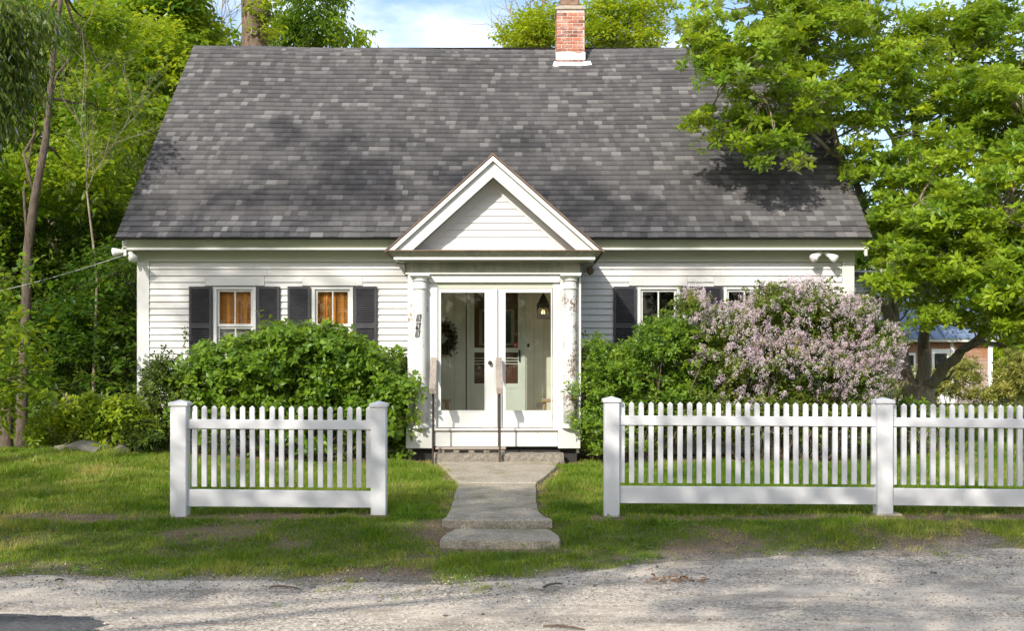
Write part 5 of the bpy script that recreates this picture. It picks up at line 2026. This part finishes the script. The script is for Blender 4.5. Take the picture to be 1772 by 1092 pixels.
# mixed weeds at the left corner with climbing vine
b_ = gbase(290, 15.4); b_ = (b_[0], b_[1], float(gz(b_[0], b_[1])) - .03)
e_ = [ell(b_, a, c, 15.4, r1, r2, .5) for a, c, r1, r2 in ((300, 655, 35, 45), (275, 650, 28, 45), (330, 680, 45, 45), (285, 735, 50, 40), (320, 740, 40, 45), (262, 690, 28, 40))]
shrub('weed_clump', 'tangled small leaved weeds beside the left corner board', b_, e_, L_weed, 150, 10, .16, .06, 202, k=5, wr=.5, base_t=.5, shell=.6, clip=WCL(b_), cat='weeds')
vt = empty('climbing_vine', 'thin leafy vine climbing the clapboards left of the first shutter', 'vine', (PX(318, 16.45), 16.45, .2))
mb = MB(); P = []
for pts_ in ([(300, 700), (312, 650), (310, 620), (322, 590), (320, 565)], [(285, 690), (282, 640), (286, 612)], [(300, 700), (335, 650), (328, 615)]):
    pv = [Vector((PX(a, 16.5), 16.5, PZ(c, 16.5))) - vt.location for a, c in pts_]
    mb.tube(pv, .004, 5)
    for i in range(len(pv) - 1):
        for s in np.linspace(0, 1, 14):
            P.append(list(pv[i].lerp(pv[i + 1], s)))
P = np.array(P) + r.normal(size=(len(P), 3)) * .02
D = r.normal(size=P.shape); D[:, 1] = -abs(D[:, 1])
LL = r.uniform(.03, .06, len(P))
build('stem', mb, M_twig, vt)
link('leaves', leaf_mesh('leaves', P, D, np.array([0, -1, .6]) + r.normal(size=P.shape) * .4, LL, LL * .7, r.uniform(.2, .8, len(P)), L_weed), vt)

# golden ground shrubs at the left
b_ = gbase(160, 15.6)
e_ = [ell(b_, a, c, 15.05, r1, r2, .4) for a, c, r1, r2 in ((110, 735, 45, 30), (170, 725, 50, 35), (215, 720, 40, 35), (90, 755, 35, 18), (190, 750, 60, 25), (140, 700, 25, 14), (240, 745, 30, 30))]
shrub('low_shrub', 'low yellow green shrubs spreading behind the rock at the left', b_, e_, L_gold, 190, 9, .16, .085, 203, k=5, wr=.45, base_t=.5, cat='shrub')
b_ = gbase(238, 15.1)
e_ = [ell(b_, a, c, 15.0, r1, r2, .35) for a, c, r1, r2 in ((240, 750, 36, 22), (268, 760, 25, 24), (225, 735, 22, 18))]
shrub('weed_clump', 'dark narrow leaved weeds between the low shrubs and the left fence post', b_, e_, L_weed, 60, 9, .13, .10, 204, k=5, wr=.3, base_t=.45, cat='weeds')

# shrub right of the porch
b_ = gbase(1080, 15.5); b_ = (b_[0], b_[1], .07)
e_ = [ell(b_, a, c, 15.4, r1, r2, .65) for a, c, r1, r2 in ((1035, 620, 32, 35), (1025, 680, 38, 60), (1015, 740, 32, 45), (1075, 660, 55, 50), (1130, 620, 60, 55), (1165, 585, 55, 35), (1200, 600, 45, 40), (1100, 730, 70, 55), (1170, 700, 60, 70), (1035, 750, 30, 32))]
shrub('leafy_shrub', 'dense small leaved green shrub right of the porch below the window', b_, e_, L_shrub, 820, 12, .16, .064, 205, k=6, wr=.42, base_t=.55, clip=WCL(b_), updir=.6)
# lilac
b_ = gbase(1370, 15.4); b_ = (b_[0], b_[1], .08)
LE = ((1250, 585, 60, 50), (1345, 552, 65, 58), (1400, 558, 82, 68), (1470, 600, 60, 60), (1505, 610, 40, 50), (1380, 640, 110, 60), (1260, 650, 70, 60), (1195, 540, 20, 34), (1480, 660, 55, 40), (1300, 715, 85, 50), (1400, 720, 90, 50), (1220, 720, 60, 50), (1475, 715, 50, 45), (1480, 545, 30, 25))
e_ = [ell(b_, a, c, 15.3, r1, r2, .8) for a, c, r1, r2 in LE]
lil, CL = shrub('lilac_bush', 'big rounded bush covered with pale pink lilac blossoms before the right windows', b_, e_, L_lilac, 1200, 12, .17, .058, 206, k=5, wr=.55, base_t=.58, clip=WCL(b_), stems=50)
# blossoms
rb = np.random.default_rng(77)
E_ = np.array([ell(b_, a, c, 15.3, r1 + 4, r2 + 4, .85) for a, c, r1, r2 in LE[:10] + LE[12:]])
NP_ = 4000
idx = rb.choice(len(E_), NP_, p=(E_[:, 3] * E_[:, 5]) / (E_[:, 3] * E_[:, 5]).sum())
d = unit(rb.normal(size=(NP_, 3)))
d[:, 1] = -np.abs(d[:, 1]) * .9
d = unit(d)
Pc = E_[idx, :3] + d * E_[idx, 3:6] * rb.uniform(.9, 1.06, (NP_, 1))
# keep those outside all other ellipsoids (surface) and not in the low skirt; clustered
q = np.ones(NP_, bool)
for e in E_:
    rel = (Pc - e[:3]) / e[3:6]
    q &= (np.sum(rel ** 2, 1) > .72)
wx_ = Pc[:, 0] + b_[0]; wz_ = Pc[:, 2] + b_[2]
pxs = wx_ / 15.0 * F + 886
pys = YH - (wz_ - CZ) * F / 15.0
dens = np.clip(1.15 - np.clip((pys - 640) / 70, 0, 1), 0, 1) * np.clip((pxs - 1165) / 60 + .5 * (pys < 560), .0, 1) * (.30 + .75 * (fbm(pxs, pys, 38, 3) > .44))
q &= rb.random(NP_) < dens
q &= Pc[:, 1] + b_[1] < WY - .05
Pc = Pc[q]; d = d[q]
NF = 46
ax_ = unit(d * .6 + np.array([0, 0, .8]) + rb.normal(size=d.shape) * .35)
hgt = rb.uniform(.06, .13, len(Pc))
tt = rb.random((len(Pc), NF))
ctr = Pc[:, None, :] + ax_[:, None, :] * (tt * hgt[:, None])[..., None]
off = unit(rb.normal(size=(len(Pc), NF, 3)))
rad = (.034 * (1 - tt * .85))[..., None]
FP = (ctr + off * rad).reshape(-1, 3)
FD = unit(off.reshape(-1, 3) + rb.normal(size=FP.shape) * .5)
LLf = rb.uniform(.008, .015, len(FP))
tn = np.clip(np.repeat(rb.normal(.55, .2, len(Pc)), NF) + rb.normal(size=len(FP)) * .15, 0, 1)
o = link('blossoms', leaf_mesh('blossoms', FP, FD, unit(rb.normal(size=FP.shape)), LLf, LLf * .9, tn, L_flower, simple_=True), lil)
o['kind'] = 'stuff'

# ferns and young plants under the magnolia
def fern(px, py, Y, n, L, m, label, seed, bt=.6):
    x = PX(px, Y); z_ = float(gz(x, Y))
    t = empty('fern', label, 'fern', (x, Y, z_))
    r = np.random.default_rng(seed)
    P = []; D = []; LL = []
    mb = MB()
    top = PZ(py, Y) - z_
    for i in range(n):
        a = i / n * 2 * PI + r.normal() * .3
        pts = []
        for s in np.linspace(0, 1, 12):
            rad_ = L * s * (.8)
            zz = top * (1.25 * s - .55 * s * s) * 1.4 * r.uniform(.97, 1.03)
            pts.append(Vector((math.cos(a) * rad_, math.sin(a) * rad_ * .6, zz)))
        mb.tube(pts, [.006] * 12, 4)
        for j in range(1, 12):
            f = 1 - abs(j / 11 - .4)
            dr = (pts[j] - pts[j - 1]).normalized()
            sd_ = dr.cross(Vector((0, 0, 1))).normalized()
            for sg in (-1, 1):
                for hh in (0, .5):
                    P.append(pts[j].lerp(pts[j - 1], hh)); D.append(sd_ * sg + dr * .4); LL.append(L * .3 * f)
    P = np.array([list(p) for p in P]); D = np.array([list(q) for q in D]); LL = np.array(LL)
    build('stalks', mb, M_twig, t)
    link('fronds', leaf_mesh('fronds', P, D, np.array([0, -.3, 1]) + r.normal(size=P.shape) * .2, LL, LL * .28, np.clip(r.normal(bt, .15, len(P)), 0, 1), m, simple_=True), t)
fern(1530, 660, 16.2, 11, .45, L_gold, 'bright fern between the lilac bush and the tree trunk', 1)
fern(1490, 690, 15.6, 9, .35, L_maple, 'low green fern at the right foot of the lilac bush', 2)
fern(250, 700, 15.7, 10, .3, L_weed, 'dark fern at the foot of the left corner board', 4, .4)
b_ = gbase(1600, 16.4)
e_ = [ell(b_, a, c, 16.4, r1, r2, .4) for a, c, r1, r2 in ((1575, 720, 40, 20), (1620, 735, 30, 22), (1550, 745, 40, 25), (1500, 750, 40, 30))]
shrub('low_shrub', 'low green plants around the foot of the forked trunk', b_, e_, L_shrub, 70, 9, .15, .09, 207, k=5, wr=.4, base_t=.5, cat='plants')
# rhododendrons by the shed
for (px, Y, el, lab, sd_) in ((1645, 33, [(1640, 665, 60, 35), (1610, 680, 50, 25), (1660, 640, 25, 20), (1690, 688, 40, 12), (1580, 670, 40, 30)], 'yellowish rounded shrub in front of the shed door', 208),
                              (1760, 33, [(1762, 650, 42, 48), (1790, 660, 60, 45), (1740, 680, 30, 25)], 'yellowish rounded shrub at the right picture edge beside the shed', 209)):
    b_ = gbase(px, Y)
    shrub('garden_shrub', lab, b_, [ell(b_, a, c, Y, r1, r2, .9) for a, c, r1, r2 in el], L_rhodo, 170, 10, .26, .12, sd_, k=6, wr=.35, base_t=.55, stems=10, simple_=True)
b_ = gbase(1745, 42)
shrub('garden_shrub', 'fresh green shrub behind the right corner of the shed', b_, [ell(b_, a, c, 42, r1, r2, 1) for a, c, r1, r2 in ((1740, 600, 28, 40), (1770, 600, 40, 40), (1730, 640, 20, 40))], L_maple, 90, 10, .35, .16, 210, k=6, wr=.45, base_t=.7, stems=8, simple_=True)

# rocks at the left
def rock(px, py, Y, wpx, hpx, label, seed):
    x = PX(px, Y); s = Y / F
    zb__ = float(gz(x, Y))
    t_ = bpy.data.meshes.new('rock')
    r = np.random.default_rng(seed)
    import bmesh
    bm = bmesh.new()
    bmesh.ops.create_icosphere(bm, subdivisions=3, radius=1)
    for v in bm.verts:
        n_ = float(fbm(v.co.x * 2 + seed, v.co.y * 2 + v.co.z * 1.7, 1.0, 2))
        f_ = .7 + .6 * n_
        v.co = Vector((v.co.x * f_ * wpx / 2 * s, v.co.y * f_ * .3, max(-.1, v.co.z * f_ * hpx * s)))
    bm.to_mesh(t_); bm.free()
    t_.materials.append(M_rock)
    o = link('rock', t_, None, (x, Y, zb__))
    tag(o, label, 'rock', 'rocks at the edge of the left lawn')
rock(145, 765, 14.75, 100, 17, 'long low grey rock at the edge of the left lawn', 3)
rock(212, 765, 14.75, 26, 14, 'small grey rock right of the long one on the left lawn edge', 5)

# ------------------------------------------------------------------ debris on the road
def at_ground(px, py):
    """ground point under a photo pixel"""
    Y = 8.0
    for _ in range(12):
        x = PX(px, Y); z_ = float(gz(x, Y)) + .008
        Y = (CZ - z_) * F / (py - YH)
    return Vector((PX(px, Y), Y, float(gz(PX(px, Y), Y)) + .008))


twigs = [((466, 1018), (520, 1021), 'dark twig on the gravel below the middle of the left fence panel'), ((940, 1086), (1012, 1092), 'long brown stick at the very bottom of the road'),
         ((940, 1018), (972, 1012), 'short stick on the gravel below the path steps'), ((95, 1007), (110, 1006), 'short twig on the gravel far left'),
         ((890, 880), (895, 881), None)]
for k, (a, b_, lab) in enumerate(twigs):
    if not lab: continue
    A = at_ground(*a); B = at_ground(*b_)
    m_ = A.lerp(B, .5)
    o = build('twig', MB().tube([A - m_, (A - m_) * .3 + Vector((0, .01, .008)), (B - m_) * .4 + Vector((0, -.008, .01)), B - m_], [.006, .008, .007, .004], 6), M_twig, None, loc=m_ + Vector((0, 0, .006)))
    tag(o, lab, 'twig', 'twigs on the gravel')
c = at_ground(1176, 1006)
n = 70
r = np.random.default_rng(8)
P = np.stack([r.normal(size=n) * .09, r.normal(size=n) * .05, np.abs(r.normal(size=n)) * .012 + .006], 1)
LL = r.uniform(.03, .06, n)
o = link('leaf_litter', leaf_mesh('leaf_litter', P, r.normal(size=(n, 3)) * np.array([1, 1, .2]), r.normal(size=(n, 3)) * .4 + np.array([0, 0, 1]), LL, LL * .4, r.random(n), L_wreath if False else M_dryleaf), None, c)
tag(o, 'small heap of dry brown leaves on the gravel road', 'leaves', kind='stuff')

# loose stones
n = 34000
x = rng.uniform(-5.2, 5.2, n); y = rng.uniform(5.9, 9.9, n)
e = edge_y(x)
q = (y < e + .55 * rng.random(n) ** 2) & (rng.random(n) < .35 + .9 * (fbm(x * .5, y * 1.5, .8, 12) > .5))
x, y = x[q], y[q]
n = len(x)
z = gz(x, y) + .006
s = rng.uniform(.003, .008, n) * (1 + (rng.random(n) < .04) * 1.2)
base_ = np.array([[1, 0, 0], [0, 1, 0], [-1, 0, 0], [0, -1, 0], [0, 0, .7], [0, 0, -.7]])
V = base_[None] * s[:, None, None] * rng.uniform(.6, 1.4, (n, 6, 1)) + np.stack([x, y, z + s * .3], 1)[:, None, :]
tri = np.array([[0, 1, 4], [1, 2, 4], [2, 3, 4], [3, 0, 4], [1, 0, 5], [2, 1, 5], [3, 2, 5], [0, 3, 5]])
Fc = (np.arange(n)[:, None, None] * 6 + tri[None]).reshape(-1, 3)
o = link('gravel', np_mesh('gravel', V.reshape(-1, 3), Fc, M_stone, np.repeat(np.clip(rng.normal(.5, .28, n), 0, 1), 6)))
tag(o, 'loose grey and tan pebbles scattered on the road', 'gravel', kind='stuff')

# ------------------------------------------------------------------ grass
def tongue(x, y):
    d = 0
    for cx_, cy_, rx_2, ry_2, a_ in ((-.28, 7.42, .42, .22, 1.0), (-1.05, 7.45, .9, .12, .6), (-1.75, 6.95, .6, .09, .4), (-2.6, 6.85, .5, .08, .25), (-.7, 7.2, .4, .1, .4)):
        d = d + a_ * np.exp(-((x - cx_) / rx_2) ** 2 - ((y - cy_) / ry_2) ** 2) * (fbm(x, y, .14, 21) > .42)
    return np.clip(d, 0, 1)


def grass(name, label, n, xr, yr, hmin, hmax, dens, seed, wid=.0035):
    r = np.random.default_rng(seed)
    x = r.uniform(*xr, n); y = r.uniform(*yr, n)
    fr = np.abs(x) < y * .49 + .4
    bb = bare(x, y)
    keep = fr & ~path_mask(x, y, -.045 + .05 * (r.random(n) - .6)) & (r.random(n) < dens(x, y, np.clip(bb + (vnoise(x, y, .07, 31) - .5) * .9 * (bb > .12), 0, 1)))
    x, y, bb = x[keep], y[keep], bb[keep]
    n = len(x)
    z = gz(x, y)
    tuft = fbm(x, y, .22, 14)
    big = fbm(x, y, 1.7, 15)
    h = r.uniform(hmin, hmax, n) * (.40 + .9 * tuft + 1.1 * sst(.62, .8, vnoise(x, y, .28, 33))) * (1 - .5 * bb)
    a = r.uniform(0, 2 * PI, n)
    lean = r.normal(size=(n, 2)) * .45
    w = wid * r.uniform(.7, 1.4, n) * (y / 9.0)
    bx, by = np.cos(a) * w, np.sin(a) * w
    p0 = np.stack([x - bx, y - by, z - .004], 1); p1 = np.stack([x + bx, y + by, z - .004], 1)
    p2 = np.stack([x + lean[:, 0] * h, y + lean[:, 1] * h, z + h], 1)
    V = np.stack([p0, p1, p2], 1).reshape(-1, 3)
    Fc = np.arange(n * 3).reshape(-1, 3)
    t = np.clip(.36 + (big - .5) * .7 + (fbm(x, y, .3, 16) - .5) * .7 + bb * .45 + r.normal(size=n) * .16 + .35 * (r.random(n) < .04), 0, 1)
    o = link(name, np_mesh(name, V, Fc, L_grass, np.repeat(t, 3)))
    tag(o, label, 'grass', kind='stuff')
    return o


grass('grass', 'mown green lawn grass between the fence and the house', 380000, (-8, 8), (10.1, 15.9), .025, .06, lambda x, y, b: np.clip(1.05 - b * 1.0, 0, 1), 301)
grass('grass', 'patchy verge grass between the fence and the gravel road', 260000, (-5.2, 5.2), (6.6, 10.15), .015, .05,
      lambda x, y, b: np.clip(1.0 - b * 1.05, 0, 1) * np.where(y < edge_y(x), (.10 + .8 * (fbm(x, y, .3, 18) > .58)) * (y > edge_y(x) - .3) + tongue(x, y), 1), 302)
grass('grass', 'sunlit lawn grass beyond the right fence towards the shed', 90000, (4.5, 17), (15.5, 34), .03, .08, lambda x, y, b: np.ones_like(x), 303, .006)

# broad leaved weeds in the turf and scattered bits on the road
r = np.random.default_rng(404)
n = 1100
x = r.uniform(-5.5, 5.5, n); y = r.uniform(8.0, 15.2, n)
q = (np.abs(x) < y * .48) & ~path_mask(x, y, .02) & (y > edge_y(x) + .05) & (fbm(x, y, .9, 40) > .47)
x, y = x[q], y[q]
P0 = np.stack([x, y, gz(x, y) + .012], 1)
pos, D, Nn, LL, WW = rosette(P0, np.tile([0, 0, 1.0], (len(x), 1)), 6, .045, .5, 9, .95, (5, 40), .2)
o = link('weeds', leaf_mesh('weeds', pos, D, Nn, LL, WW, np.clip(r.normal(.5, .2, len(pos)), 0, 1), L_bush, simple_=True))
tag(o, 'small broad leaved weeds growing in the turf', 'weeds', kind='stuff')
n = 2600
x = r.uniform(-5.2, 5.2, n); y = 6.0 + 4.6 * r.random(n) ** 1.2
q = (np.abs(x) < y * .48) & ((y < edge_y(x)) | (r.random(n) < .25)) & (r.random(n) < .25 + .9 * (fbm(x * .6, y * 1.6, .7, 41) > .52))
x, y = x[q], y[q]; n = len(x)
P0 = np.stack([x, y, gz(x, y) + .012], 1)
LL = r.uniform(.008, .024, n)
o = link('debris', leaf_mesh('debris', P0, r.normal(size=(n, 3)) * np.array([1, 1, .15]), r.normal(size=(n, 3)) * .3 + np.array([0, 0, 1]), LL, LL * r.uniform(.15, .6, n), r.random(n), L_wreath, simple_=True))
tag(o, 'brown leaf scraps and bits of bark littering the road', 'debris', kind='stuff')
